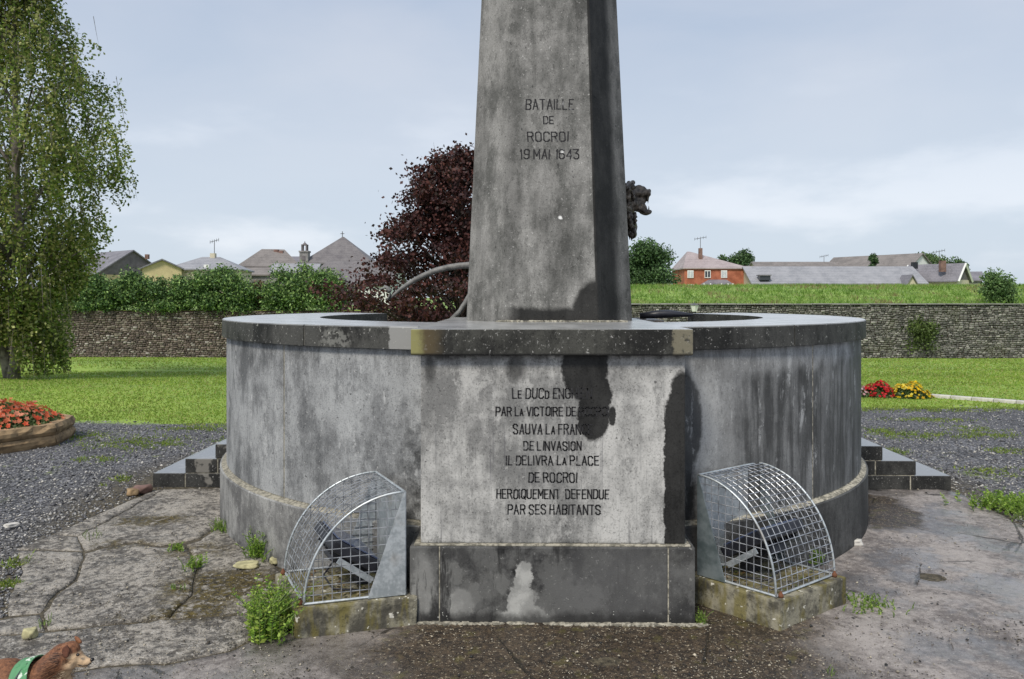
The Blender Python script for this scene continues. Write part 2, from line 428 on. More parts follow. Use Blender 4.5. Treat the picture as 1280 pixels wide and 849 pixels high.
def m_step(t):
    c, bump, _ = stone_base(t, (0.07, 0.07, 0.066), (0.022, 0.022, 0.022))
    lt = t.noise(7, 3, 0.5, loc=(4, 0, 0)).ss(0.56, 0.62)
    c = t.mix(c, (0.22, 0.21, 0.19), lt*(t.x.ss(0.0, -1.0))*0.8)
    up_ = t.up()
    c = t.mix(c, (0.2, 0.2, 0.2), up_*0.7)  # step tops coloured lighter, wet sky sheen painted in
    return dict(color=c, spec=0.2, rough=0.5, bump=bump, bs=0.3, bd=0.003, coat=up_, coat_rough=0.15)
def m_concrete_block(t):
    n = t.noise(7, 6, 0.65); n2 = t.noise(45, 4, 0.65); n3 = t.noise(3, 4, 0.6, (4, 4, 1), (2, 0, 0))
    c = t.mix((0.07, 0.065, 0.05), (0.30, 0.28, 0.21), n.ss(0.40, 0.60))
    c = t.mix(c, (0.16, 0.135, 0.03), n3.ss(0.45, 0.60)*0.75)
    c = t.mix(c, (0.03, 0.03, 0.02), n2.ss(0.55, 0.68)*0.6)
    c = t.mix(c, (0.7, 0.68, 0.6), t.noise(30, 2, 0.5, loc=(8, 8, 8)).ss(0.67, 0.71)*0.8)
    return dict(color=c, rough=0.8, bump=n2+n*0.5, bs=0.6, bd=0.008)
def m_galv(t):
    n = t.noise(12, 4, 0.6); v = t.noise(60, 2, 0.5)
    c = t.mix((0.40, 0.44, 0.46), (0.60, 0.64, 0.66), (n*0.6+v*0.4).ss(0.4, 0.6))
    c = t.mix(c, (0.38, 0.31, 0.24), t.noise(5, 3, 0.5, loc=(3, 0, 2)).ss(0.56, 0.72)*0.5)
    return dict(color=c, rough=0.45, metal=0.55, bump=v, bs=0.1, bd=0.002)
def m_dull(t):
    n = t.noise(9, 4, 0.6)
    return dict(color=t.mix((0.13, 0.17, 0.18), (0.30, 0.35, 0.37), n.ss(0.35, 0.65)), rough=0.4, metal=0.5)
def m_wire(t):
    return dict(color=t.mix((0.20, 0.21, 0.23), (0.50, 0.52, 0.55), t.noise(20, 2, 0.5).ss(0.35, 0.6)), rough=0.4, metal=0.6)
def m_rust(t):
    return dict(color=t.mix((0.08, 0.03, 0.018), (0.2, 0.08, 0.035), t.noise(60, 3, 0.6)), rough=0.85)
def simple(c, rough=0.8, var=0.25, sc_=12, metal=None, bd=0.003):
    c2 = tuple(x*(1-var) for x in c); c1 = tuple(min(1, x*(1+var)) for x in c)
    return lambda t: (lambda n: dict(color=t.mix(c2, c1, n.ss(0.3, 0.7)), rough=rough, metal=metal, bump=n, bs=0.3, bd=bd))(t.noise(sc_, 5, 0.6))
def leafmat(base, var=0.5, trans=0.3, rough=0.5):
    def f(t):
        a = t.attr('Col').outputs['Color']
        return dict(color=a, rough=rough, trans=trans, spec=0.3)
    return f

def m_ground(t):
    # zones by place: gravel forecourt near the monument, lawn beyond, worn edge between
    nb = (t.noise(1.3, 5, 0.65)-0.5)*1.0 + (t.noise(8, 3, 0.7)-0.5)*0.5
    bound = t.x.ss(-1.0, 1.0)*1.5+3.2
    lawn = ((t.y+nb*0.7)-bound).ss(-0.12, 0.12)
    g1 = t.noise(0.35, 5, 0.6); g2 = t.noise(2.2, 6, 0.7); g3 = t.noise(30, 3, 0.7)
    grass = t.mix((0.16, 0.26, 0.03), (0.27, 0.38, 0.055), (g1*0.45+g2*0.35+g3*0.2).ss(0.40, 0.60))
    grass = t.mix(grass, (0.20, 0.20, 0.06), g2.ss(0.60, 0.75)*0.4)
    # rough grass on the rampart
    rp = t.y.ss(33.6, 34.0)
    rg = t.mix((0.12, 0.20, 0.035), (0.24, 0.35, 0.07), t.noise(1.2, 6, 0.7, (1, 1, 2)).ss(0.38, 0.62))
    rg = t.mix(rg, (0.22, 0.17, 0.07), t.noise(0.8, 5, 0.7, loc=(4, 4, 4)).ss(0.55, 0.7)*0.5)
    grass = t.mix(grass, rg, rp)
    # faint trodden path in the lawn
    # gravel
    v = t.vor(55, out='Color'); vb = t.vor(55)
    bwn = t.t.nodes.new('ShaderNodeRGBToBW'); t.t.links.new(v, bwn.inputs[0]); bw = S(t.t, bwn.outputs[0])
    gr = t.mix((0.035, 0.036, 0.042), (0.25, 0.25, 0.265), (bw*0.7+t.noise(90, 2, 0.5)*0.3).ss(0.3, 0.75))
    gr = t.mix(gr, (0.02, 0.02, 0.02), vb.ss(0.45, 0.75)*0.7)
    big = t.noise(0.9, 4, 0.6).ss(0.35, 0.65)
    gr = t.scale_rgb(gr, big*0.35+0.75)
    weeds = t.noise(1.3, 6, 0.72, (1, 1, 1), (7, 3, 0)).ss(0.60, 0.68)*t.noise(25, 3, 0.7).ss(0.42, 0.55)
    weeds = weeds*(t.y.ss(-1.5, 1.0))
    gr = t.mix(gr, (0.22, 0.27, 0.045), weeds*0.8)
    # soil next to the monument, under the slabs
    dist = ((t.x*t.x)+(t.y*t.y)).sqrt()
    soil = t.mix((0.03, 0.025, 0.015), (0.12, 0.10, 0.065), t.noise(30, 4, 0.7).ss(0.35, 0.65))
    sm = (dist.ss(4.0, 3.4)).max(t.ell(t.x, t.y, -2.2, -3.2, 1.6, 1.5, 0.15))
    gr = t.mix(gr, soil, sm)
    c = t.mix(gr, grass, lawn)
    bump = (vb*-1.0)*(lawn.inv()) + g3*0.5
    return dict(color=c, rough=0.8, bump=bump, bs=0.7, bd=0.012)
def m_slab(t):
    n = t.noise(3.5, 6, 0.65); n2 = t.noise(28, 5, 0.7); n3 = t.noise(110, 3, 0.7)
    c = t.mix((0.10, 0.09, 0.078), (0.42, 0.385, 0.335), (n*0.5+n2*0.5).ss(0.41, 0.58))
    c = t.mix(c, (0.02, 0.02, 0.018), n3.ss(0.52, 0.66)*0.75)
    c = t.mix(c, (0.62, 0.59, 0.54), t.noise(42, 4, 0.7, (1, 1, 1), (4, 4, 4)).ss(0.57, 0.66)*0.6)
    wx = (t.noise(9, 5, 0.75)-0.5)*0.5; wy = (t.noise(9, 5, 0.75, loc=(5, 5, 5))-0.5)*0.5
    X = t.x+wx; Y = t.y+wy
    def spot(px, py, rx, ry, s=0.5):
        g = G(px, py); return t.ell(X, Y, g.x, g.y, rx, ry, s)
    moss = spot(190, 652, 0.26, 0.13).max(spot(290, 735, 0.36, 0.26, 0.4)).max(spot(245, 765, 0.2, 0.12, 0.5)).max(spot(250, 690, 0.22, 0.14, 0.5)*0.7).max(spot(160, 682, 0.22, 0.06)*0.8)
    moss = moss.max(t.noise(5, 5, 0.7, loc=(2, 9, 0)).ss(0.63, 0.72)*0.6)
    mc = t.mix((0.018, 0.013, 0.005), (0.13, 0.095, 0.015), t.noise(45, 4, 0.7).ss(0.35, 0.65))
    c = t.mix(c, mc, moss*t.noise(18, 6, 0.8).ss(0.40, 0.50))
    # streaks of dirt worn in
    c = t.mix(c, (0.06, 0.05, 0.04), t.noise(5, 7, 0.8, (1, 1.5, 1), (1, 1, 1)).ss(0.55, 0.63)*0.5)
    ck = n3*0.0
    return dict(color=c, rough=t.noise(6, 3, 0.6).ss(0.3, 0.7, 0.45, 0.85), bump=n2*1.3+n3*0.6+n-ck*2.0, bs=0.9, bd=0.016)
def m_apron(t):
    n = t.noise(2.2, 6, 0.62); n2 = t.noise(24, 5, 0.7); n3 = t.noise(120, 3, 0.7)
    c = t.mix((0.13, 0.113, 0.105), (0.37, 0.335, 0.312), (n*0.4+n2*0.35+n3*0.25).ss(0.41, 0.58))
    c = t.mix(c, (0.03, 0.027, 0.025), n3.ss(0.55, 0.68)*0.6)
    c = t.mix(c, (0.6, 0.56, 0.5), t.noise(62, 3, 0.65, loc=(4, 4, 4)).ss(0.62, 0.69)*0.55)
    c = t.mix(c, (0.012, 0.012, 0.012), t.noise(26, 2, 0.5, loc=(1, 7, 4)).ss(0.705, 0.73)*0.9)
    # brown mossy grit in front of the pedestal
    X = t.x+(t.noise(4, 5, 0.75)-0.5)*0.6; Y = t.y+(t.noise(4, 5, 0.75, loc=(5, 5, 5))-0.5)*0.4
    a = t.ell(X, Y, 0.15, -3.05, 1.05, 0.62, 0.25)
    a = a.max(t.ell(X, Y, 0.75, -2.75, 0.55, 0.3, 0.3))
    g = G(1095, 640); a = a.max(t.ell(X, Y, g.x-0.05, g.y+0.05, 0.36, 0.55, 0.12)*1.0)
    g = G(930, 790); a = a.max(t.ell(X, Y, g.x, g.y, 0.35, 0.16, 0.4))
    mo = t.mix((0.012, 0.008, 0.005), (0.10, 0.07, 0.04), (t.noise(36, 5, 0.75)*0.6+n3*0.4).ss(0.42, 0.62))
    mo = t.mix(mo, (0.55, 0.47, 0.34), t.noise(58, 4, 0.7, loc=(3, 4, 4)).ss(0.59, 0.66)*0.8)
    mo = t.mix(mo, (0.10, 0.09, 0.02), t.noise(9, 4, 0.7, loc=(6, 4, 4)).ss(0.55, 0.68)*0.6)
    c = t.mix(c, mo, a*0.93)
    lg = t.ell(X, Y, -2.0, -4.05, 1.3, 0.65, 0.5)     # greyer worn asphalt at the left
    c = t.mix(c, t.mix((0.04, 0.04, 0.04), (0.26, 0.25, 0.235), (n2*0.4+n3*0.6).ss(0.36, 0.62)), lg*0.8)
    cr1 = t.vor(1.1, 'DISTANCE_TO_EDGE')
    crk = (cr1+(t.noise(7, 4, 0.7)-0.5)*0.06).abs().ss(0.011, 0.003)*t.noise(1.7, 2, 0.5).ss(0.50, 0.56)
    c = t.mix(c, (0.02, 0.017, 0.012), crk*0.8)
    wet = t.noise(1.6, 6, 0.68, (1, 1, 1), (2, 5, 0)).ss(0.44, 0.56)*(a*-0.7+1.0)
    rough = (wet*-0.34)+0.62
    return dict(color=t.mix(c, t.scale_rgb(c, 0.62), wet*0.8), rough=rough, bump=n2*0.9+n3*0.7+n*0.6-crk*2.0, bs=0.6, bd=0.009, coat=wet*0.9+0.1, coat_rough=0.10, cb=1, spec=0.3)
def m_rubble(t):
    a = t.attr('Col').outputs['Color']
    n = t.noise(14, 4, 0.7)
    c = t.mix(a, (0.02, 0.02, 0.015), n.ss(0.5, 0.7)*0.5)
    c = t.mix(c, (0.09, 0.095, 0.045), t.noise(0.6, 5, 0.7).ss(0.52, 0.68)*0.45)
    return dict(color=c, rough=0.9, bump=n, bs=0.5, bd=0.03)
def m_brick(t):
    n = t.t.nodes.new('ShaderNodeTexBrick'); t.t.links.new(t.vec((1, 1, 1)), n.inputs['Vector'])
    z = t.noise(1.2, 5, 0.6)
    return dict(color=t.mix((0.28, 0.085, 0.045), (0.44, 0.15, 0.085), z.ss(0.35, 0.65)), rough=0.9)
def m_roof(c1, c2):
    def f(t):
        n = t.noise(0.8, 6, 0.65); s_ = t.noise(2.0, 3, 0.6, (4, 4, 1)); 
        row = (t.z*3.2)._m('FRACT').ss(0.0, 0.25)
        c = t.mix(c1, c2, (n*0.6+s_*0.4).ss(0.36, 0.62))
        c = t.mix(t.scale_rgb(c, 0.8), c, row)
        return dict(color=c, rough=0.6)
    return f
M = {}
def MM(name, fn): M[name] = mat(name, fn)
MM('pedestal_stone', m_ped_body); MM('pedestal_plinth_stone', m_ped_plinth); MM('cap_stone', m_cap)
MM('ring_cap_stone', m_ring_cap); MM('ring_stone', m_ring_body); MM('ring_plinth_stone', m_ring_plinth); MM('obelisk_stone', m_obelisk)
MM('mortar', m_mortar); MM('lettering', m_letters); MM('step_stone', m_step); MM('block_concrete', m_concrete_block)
MM('galvanised', m_galv); MM('wire', m_wire); MM('dull_steel', m_dull); MM('rust', m_rust)
MM('ground', m_ground); MM('slab', m_slab); MM('apron', m_apron); MM('rubble', m_rubble); MM('brick', m_brick)
MM('leaf', leafmat(None, trans=0.42)); MM('dull_leaf', leafmat(None, trans=0.12, rough=0.6))
MM('bark', simple((0.16, 0.14, 0.12), 0.9, 0.6, 9)); MM('dark_bark', simple((0.05, 0.035, 0.03), 0.9, 0.5, 9))
MM('black_plastic', simple((0.02, 0.021, 0.028), 0.4, 0.3)); MM('lamp_glass', lambda t: dict(color=(0.07, 0.09, 0.16), rough=0.12, spec=0.8))
MM('bronze', simple((0.10, 0.082, 0.065), 0.38, 0.7, 30, metal=0.5, bd=0.008)); MM('weathered_grey', simple((0.17, 0.17, 0.165), 0.6, 0.35, 25))
MM('sandstone', simple((0.27, 0.185, 0.10), 0.85, 0.45, 9, bd=0.02)); MM('peat', simple((0.03, 0.018, 0.013), 0.95, 0.5, 40))
MM('pebble', lambda t: dict(color=t.attr('Col').outputs['Color'], rough=0.55))
MM('white_paint', simple((0.75, 0.75, 0.73), 0.6, 0.08)); MM('yellow_render', simple((0.56, 0.46, 0.26), 0.9, 0.12, 1))
MM('cream_render', simple((0.55, 0.5, 0.38), 0.9, 0.12, 1)); MM('slate_wall', simple((0.15, 0.135, 0.14), 0.7, 0.2, 3))
MM('slate_roof', m_roof((0.13, 0.125, 0.14), (0.23, 0.22, 0.245))); MM('dark_roof', m_roof((0.11, 0.10, 0.105), (0.19, 0.175, 0.175)))
MM('pale_roof', m_roof((0.22, 0.225, 0.245), (0.33, 0.33, 0.35))); MM('pink_roof', m_roof((0.30, 0.25, 0.25), (0.40, 0.34, 0.34)))
MM('brown_roof', m_roof((0.15, 0.135, 0.125), (0.24, 0.215, 0.20)))
MM('window_dark', lambda t: dict(color=(0.04, 0.045, 0.055), rough=0.15)); MM('curtain', simple((0.5, 0.52, 0.55), 0.4, 0.15, 3))
MM('stone_grey', simple((0.25, 0.24, 0.235), 0.9, 0.25, 2)); MM('chimney_brick', simple((0.20, 0.12, 0.10), 0.9, 0.3, 3))
MM('iron', simple((0.09, 0.09, 0.095), 0.5, 0.3)); MM('kerb', simple((0.52, 0.5, 0.46), 0.85, 0.2, 12))
MM('lichen_stone', simple((0.42, 0.39, 0.22), 0.9, 0.3, 25))

# ------------------------------------------------------------------ terrain
WY = 33.6     # face of the rampart wall
def hgt(x, y):
    if y < WY:
        h = 0.0
        if y > 7.5:
            s = min(1.0, (y-7.5)/(WY-7.5)); h = -1.55*s
        h += 0.06*mn.noise(Vector((x*0.12, y*0.12, 3)))*min(1, max(0, (y-5)/6))
        if x < -6 and y > 14: h += 0.22*math.exp(-((x+12.5)/4.5)**2-((y-17)/3)**2)
        return h
    s = min(1.0, max(0.0, (x+1)/2)); left = 0.93
    u = min(1, max(0, (y-WY)/9.5)); u = u*u*(3-2*u)
    d = min(1, max(0, (y-52)/14))
    right = 1.24+(2.30-1.24)*u - 1.4*d + 0.09*mn.noise(Vector((x*0.3, y*0.3, 1)))*u*(1-d)
    return left*(1-s)+right*s
xs = sorted(set([-1800, -900, -450, -250, -150, -100, -80, -60] + list(np.arange(-50, 50.1, 0.5)) + [60, 80, 100, 150, 250, 450, 900, 1800]))
ys = sorted(set([-900, -300, -100, -50, -25, -15, -10] + list(np.arange(-8, 7.9, 1.0)) + list(np.arange(8, 33, 0.5)) + [33.3, WY-0.005, WY+0.005] + list(np.arange(34, 68, 0.5)) + [72, 80, 100, 140, 200, 300, 500, 900, 1500, 2500]))
V = [(x, y, hgt(x, y)) for y in ys for x in xs]
nx = len(xs); F = [(j*nx+i, j*nx+i+1, (j+1)*nx+i+1, (j+1)*nx+i) for j in range(len(ys)-1) for i in range(nx-1)]
g = npmesh('ground', V, F, M['ground'], smooth=False); tag(g, kind='structure')

# ------------------------------------------------------------------ slabs
def cdt_sheet(poly, step, zf, thick, name, m, parent=None, holes=None):
    poly = [Vector((p[0], p[1])) for p in poly]
    # densify + jitter boundary
    B = []
    for i, a in enumerate(poly):
        b = poly[(i+1) % len(poly)]; n = max(1, int((b-a).length/(step*1.2)))
        for k in range(n):
            p = a.lerp(b, k/n)
            j = 0.35*step
            B.append(Vector((p.x+j*mn.noise(Vector((p.x*9, p.y*9, 0))), p.y+j*mn.noise(Vector((p.x*9, p.y*9, 5))))))
    x0 = min(p.x for p in B); x1 = max(p.x for p in B); y0 = min(p.y for p in B); y1 = max(p.y for p in B)
    arr = np.array([(p.x, p.y) for p in B])
    gx, gy = np.meshgrid(np.arange(x0, x1, step), np.arange(y0, y1, step)); gx = gx.ravel()+rng.uniform(-.2, .2, gx.size)*step; gy = gy.ravel()+rng.uniform(-.2, .2, gy.size)*step
    ins = np.zeros(gx.size, bool); xj, yj = arr[-1]
    for xi, yi in arr:
        c = ((yi > gy) != (yj > gy)) & (gx < (xj-xi)*(gy-yi)/((yj-yi) if yj != yi else 1e-9)+xi); ins ^= c; xj, yj = xi, yi
    md = np.full(gx.size, 9.0)
    for xi, yi in arr: md = np.minimum(md, np.hypot(gx-xi, gy-yi))
    ins &= md > step*0.6
    pts = B + [Vector((a, b)) for a, b in zip(gx[ins], gy[ins])]
    nb = len(B); mdi = md[ins]
    r = delaunay_2d_cdt(pts, [(i, (i+1) % nb) for i in range(nb)], [], 1, 1e-5)
    vs, _, fs = r[0], r[1], r[2]
    orig = r[3]
    bm = bmesh.new(); bv = []
    for i, v in enumerate(vs):
        edge = bool(orig[i]) and min(orig[i]) < nb
        z = zf(v.x, v.y) - (0.005 if edge else 0.0)
        bv.append((bm.verts.new((v.x, v.y, z)), edge))
    for f in fs:
        try: bm.faces.new([bv[k][0] for k in f])
        except ValueError: pass
    bm.normal_update()
    for f in bm.faces:
        if f.normal.z < 0: f.normal_flip()
    be = [e for e in bm.edges if len(e.link_faces) == 1]
    ex = bmesh.ops.extrude_edge_only(bm, edges=be)
    for v in ex['geom']:
        if isinstance(v, bmesh.types.BMVert): v.co.z -= thick
    return obj(name, bm, m, parent, smooth=True)

pave = empty('pavement', None, None); tag(pave, kind='structure')
def shrink(pl, k):
    c = sum((Vector((p[0], p[1])) for p in pl), Vector((0, 0)))/len(pl)
    out = []
    for p in pl:
        v = Vector((p[0], p[1])); d = c-v; out.append(v+d.normalized()*k)
    return out
slabs = [
 [(190, 615), (130, 641), (67, 669), (97, 671), (126, 656), (164, 635), (204, 613)],
 [(67, 670), (97, 672), (104, 690), (62, 688), (22, 688)],
 [(97, 672), (126, 657), (164, 636), (204, 612), (300, 610), (279, 653), (249, 674), (200, 683), (167, 678), (126, 685), (106, 690)],
 [(22, 690), (62, 690), (103, 692), (101, 703), (92, 727), (70, 743), (50, 767), (9, 771), (12, 747), (28, 717)],
 [(106, 693), (126, 688), (167, 681), (200, 686), (234, 684), (246, 712), (238, 745), (210, 774), (160, 779), (117, 784), (60, 789), (54, 769), (73, 746), (96, 729)],
 [(235, 683), (250, 677), (282, 656), (330, 690), (352, 720), (345, 770), (312, 768), (212, 774), (240, 746), (249, 712)],
 [(-60, 803), (53, 793), (117, 787), (207, 778), (312, 771), (318, 798), (287, 814), (207, 831), (160, 830), (103, 838), (-60, 860)],
 [(9, 774), (50, 770), (57, 790), (-60, 800), (-60, 792)],
]
for i, pl in enumerate(slabs):
    w_ = [G(a, b) for a, b in pl]; dz = rnd.uniform(0.010, 0.015); tx, ty = rnd.uniform(-.005, .005), rnd.uniform(-.005, .005)
    cx0 = sum(p.x for p in w_)/len(w_); cy0 = sum(p.y for p in w_)/len(w_)
    zf = lambda x, y, dz=dz, tx=tx, ty=ty, cx0=cx0, cy0=cy0: dz+(x-cx0)*tx+(y-cy0)*ty+0.007*mn.noise(Vector((x*4, y*4, 2)))+0.006*mn.noise(Vector((x*17, y*17, 7)))
    o = cdt_sheet(shrink(w_, 0.003), 0.03, zf, 0.04, 'slab', M['slab'], pave)

# big wet concrete apron, front and right
ap = [G(a, b) for a, b in [(-300, 880), (103, 842), (160, 834), (207, 835), (287, 818), (320, 801), (348, 772)]]
ap += [Vector((-1.3, -1.9, 0)), Vector((-0.9, -1.4, 0)), Vector((0.9, -1.4, 0)), Vector((1.9, -0.5, 0)), Vector((2.2, -0.12, 0))]
ap += [G(a, b) for a, b in [(1184, 612.5), (1206, 621), (1228, 633), (1254, 646), (1290, 668), (1360, 712), (1500, 800)]]
ap += [Vector((4.6, -7.6, 0)), Vector((-3.5, -7.6, 0))]
hole = G(1165, 722)
def apz(x, y):
    d = math.hypot((x-hole.x)/0.10, (y-hole.y)/0.09)
    h2 = G(757, 826); d2 = math.hypot((x-h2.x)/0.09, (y-h2.y)/0.05)
    return 0.014+0.006*mn.noise(Vector((x*2, y*2, 9)))+0.005*mn.noise(Vector((x*15, y*15, 3)))-0.03*math.exp(-d*d*1.5)-0.028*math.exp(-d2*d2*1.5)
apr = cdt_sheet(ap, 0.06, apz, 0.05, 'concrete_apron', M['apron']); tag(apr, kind='structure')

# ------------------------------------------------------------------ the fountain monument
mon = empty('monument', 'weathered grey stone monument, tall obelisk on an inscribed pedestal before a round wall', 'monument')
D_P = 3.74
yF = CY+D_P                      # plinth front
# pedestal
x0, x1 = -0.69, 0.70
def pb(name, a, b, c, d, z0, z1, m, bev=0.006): return wbox(name, a, b, c, d, z0, z1, m, mon, bev)
# plinth: corner blocks and middle block with mortar behind the joints
jl, jr = sx(549, 3.74), sx(835, 3.74)
ZP = 0.385
for a, b in ((x0, jl-0.0015), (jl+0.0015, jr-0.002), (jr+0.002, x1)):
    pb('plinth_block', a, b, yF, yF+0.55, -0.06, ZP, M['pedestal_plinth_stone'], 0.008)
pb('plinth_core', x0+0.004, x1-0.004, yF+0.004, -0.6, -0.06, ZP-0.004, M['mortar'], 0)
# mortar bed under the body
pb('mortar_bed', x0+0.02, x1-0.02, yF+0.012, yF+0.5, ZP, ZP+0.008, M['mortar'], 0.002)
bx0, bx1 = sx(525.5), sx(856)
pb('pedestal_body', bx0, bx1, yF+0.03, -0.62, ZP+0.008, 1.319, M['pedestal_stone'], 0.007)
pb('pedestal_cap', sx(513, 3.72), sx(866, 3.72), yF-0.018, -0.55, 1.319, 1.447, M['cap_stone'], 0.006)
# mortar skim along the foot
bm = bmesh.new()
for i in range(60):
    xx = x0-0.02+(x1-x0+0.06)*i/59
    cube(bm, (xx, yF-0.008+rnd.uniform(-.006, .006), 0.014), (0.035, 0.022+rnd.random()*0.02, 0.006+rnd.random()*0.012), rnd.random(), 0.004)
tag(obj('mortar_skirt', bm, M['mortar'], mon), kind='stuff')

# round wall
def ang(px, r=2.48):
    # angle (from -Y) where the sight ray through px meets the circle
    o = Vector((CX, CY)); q = P(px, 1.0, 0); d = (Vector((q.x, q.y))-o).normalized()
    b = o.dot(d); disc = b*b-(o.dot(o)-r*r)
    if disc < 0: disc = 0
    p = o+d*(-b-math.sqrt(disc)); return math.atan2(p.x, -p.y)
aL, aR = ang(355), ang(1016)
ga = 0.0045
gap0 = 0.255     # pedestal hides the front
body_j = [-math.pi, -2.1, -1.45-0.35, aL, -gap0+0.04]
def ringset(name, r0, r1, z0, z1, joints, m, gap, cham=0.0):
    for a, b in zip(joints[:-1], joints[1:]):
        obj(name, arcblock(r0, r1, a+gap, b-gap, z0, z1, cham=cham), m, mon, smooth=False)
AE = R(124)
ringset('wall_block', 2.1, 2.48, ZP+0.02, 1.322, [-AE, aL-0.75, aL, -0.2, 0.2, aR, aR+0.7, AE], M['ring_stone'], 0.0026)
obj('wall_core', arcblock(1.9, 2.4785, -AE+0.004, AE-0.004, 0.0, 1.322, 96), M['mortar'], mon)
ringset('wall_plinth_block', 2.2, 2.525, -0.06, ZP, [-AE, ang(279, 2.5)-0.3, -0.2, 0.2, 1.6, AE], M['ring_plinth_stone'], 0.0008)
# sloping mortar band on top of the plinth
bm = bmesh.new(); rows = []
for i in range(145):
    a = -AE+2*AE*i/144; s_, c_ = math.sin(a), -math.cos(a); j = 0.003*mn.noise(Vector((s_*20, c_*20, 0)))
    rows.append([bm.verts.new((r*s_, r*c_, z)) for r, z in ((2.517+j, ZP-0.003), (2.508+j, ZP+0.006), (2.477, ZP+0.014))])
for i in range(144):
    for k in range(2): bm.faces.new((rows[i][k], rows[i+1][k], rows[i+1][k+1], rows[i][k+1]))
obj('mortar_band', bm, M['mortar'], mon)
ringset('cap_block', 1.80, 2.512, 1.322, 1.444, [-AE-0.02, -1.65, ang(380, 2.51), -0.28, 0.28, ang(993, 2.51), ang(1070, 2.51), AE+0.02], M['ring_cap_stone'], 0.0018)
obj('cap_core', arcblock(1.82, 2.506, -AE, AE, 1.324, 1.438, 96), M['mortar'], mon)
# basin inside
bm = bmesh.new(); bmesh.ops.create_circle(bm, cap_ends=True, segments=64, radius=1.95, matrix=Matrix.Translation((0, 0, 0.37)))
obj('inner_floor', bm, M['step_stone'], mon)

# obelisk
OX = 0.036; OYc = CY+4.83+0.547; W0, w0 = 0.547, 0.302; ZO = 1.447
def of(z): return 1-0.083*(z-ZO)
bm = bmesh.new(); rings = []
for z in (ZO, ZO+0.5, 2.6, 3.6, 5.2, 7.0):
    f = of(z); a, b = W0*f, w0*f
    rings.append([bm.verts.new((OX+p[0], OYc+p[1], z)) for p in ((-b, -a), (b, -a), (a, -b), (a, b), (b, a), (-b, a), (-a, b), (-a, -b))])
tip = bm.verts.new((OX, OYc, 7.45))
for i in range(len(rings)-1):
    for k in range(8): bm.faces.new((rings[i][k], rings[i][(k+1) % 8], rings[i+1][(k+1) % 8], rings[i+1][k]))
for k in range(8): bm.faces.new((rings[-1][k], rings[-1][(k+1) % 8], tip))
bm.faces.new(rings[0][::-1])
bmesh.ops.bevel(bm, geom=[e for e in bm.edges if abs(e.verts[0].co.z-e.verts[1].co.z) > 0.1], offset=0.006, segments=1, affect='EDGES')
obj('obelisk', bm, M['obelisk_stone'], mon)
bm = bmesh.new()
for i in range(70):
    xx = OX-0.33+0.80*i/69
    cube(bm, (xx, OYc-0.547-0.004+rnd.uniform(-.012, .004), ZO+0.004), (rnd.uniform(.01,.03), 0.022, rnd.uniform(0.004, 0.016)), rnd.random(), 0.003)
tag(obj('mortar_joint', bm, M['mortar'], mon), kind='stuff')

# lettering ---------------------------------------------------------------
GL = {
 'A': [[(0,0),(1.5,6),(3,0)],[(.5,2),(2.5,2)]], 'B': [[(0,0),(0,6),(2.2,6),(3,5.2),(3,4),(2.2,3.2),(0,3.2)],[(2.2,3.2),(3,2.4),(3,.8),(2.2,0),(0,0)]],
 'C': [[(3,4.8),(3,5.2),(2.2,6),(.8,6),(0,5.2),(0,.8),(.8,0),(2.2,0),(3,.8),(3,1.2)]], 'D': [[(0,0),(0,6),(2,6),(3,5),(3,1),(2,0),(0,0)]],
 'E': [[(2.6,6),(0,6),(0,0),(2.6,0)],[(0,3.1),(2.1,3.1)]], 'F': [[(2.6,6),(0,6),(0,0)],[(0,3.1),(2.1,3.1)]],
 'G': [[(3,4.8),(3,5.2),(2.2,6),(.8,6),(0,5.2),(0,.8),(.8,0),(2.2,0),(3,.8),(3,2.8),(1.7,2.8)]], 'H': [[(0,0),(0,6)],[(3,0),(3,6)],[(0,3.1),(3,3.1)]],
 'I': [[(0,0),(0,6)]], 'L': [[(0,6),(0,0),(2.4,0)]], 'M': [[(0,0),(0,6),(1.7,2),(3.4,6),(3.4,0)]], 'N': [[(0,0),(0,6),(3,0),(3,6)]],
 'O': [[(.8,0),(0,.8),(0,5.2),(.8,6),(2.2,6),(3,5.2),(3,.8),(2.2,0),(.8,0)]], 'P': [[(0,0),(0,6),(2.2,6),(3,5.2),(3,3.7),(2.2,2.9),(0,2.9)]],
 'Q': [[(.8,0),(0,.8),(0,5.2),(.8,6),(2.2,6),(3,5.2),(3,.8),(2.2,0),(.8,0)],[(1.8,1.5),(3.1,-.4)]],
 'R': [[(0,0),(0,6),(2.2,6),(3,5.2),(3,3.9),(2.2,3.1),(0,3.1)],[(1.6,3.1),(3,0)]],
 'S': [[(3,4.8),(3,5.2),(2.2,6),(.8,6),(0,5.2),(0,4.1),(.8,3.3),(2.2,2.8),(3,2),(3,.8),(2.2,0),(.8,0),(0,.8),(0,1.2)]],
 'T': [[(0,6),(3,6)],[(1.5,6),(1.5,0)]], 'U': [[(0,6),(0,.8),(.8,0),(2.2,0),(3,.8),(3,6)]], 'V': [[(0,6),(1.5,0),(3,6)]],
 '1': [[(0,0),(0,6),(-.5,5)]], '9': [[(0,.8),(.8,0),(2.2,0),(3,.8),(3,5.2),(2.2,6),(.8,6),(0,5.2),(0,3.6),(.8,2.8),(3,2.8)]],
 '6': [[(3,5.2),(2.2,6),(.8,6),(0,5.2),(0,.8),(.8,0),(2.2,0),(3,.8),(3,2.6),(2.2,3.3),(0,3.3)]], '4': [[(2.3,0),(2.3,6),(0,1.8),(3,1.8)]],
 '3': [[(0,6),(3,6),(1.3,3.6),(2.4,3.3),(3,2.5),(3,.8),(2.2,0),(.8,0),(0,.8)]],
}
GW = {'I': 0.0, '1': 0.0, 'M': 3.4, 'E': 2.6, 'F': 2.6, 'L': 2.4}
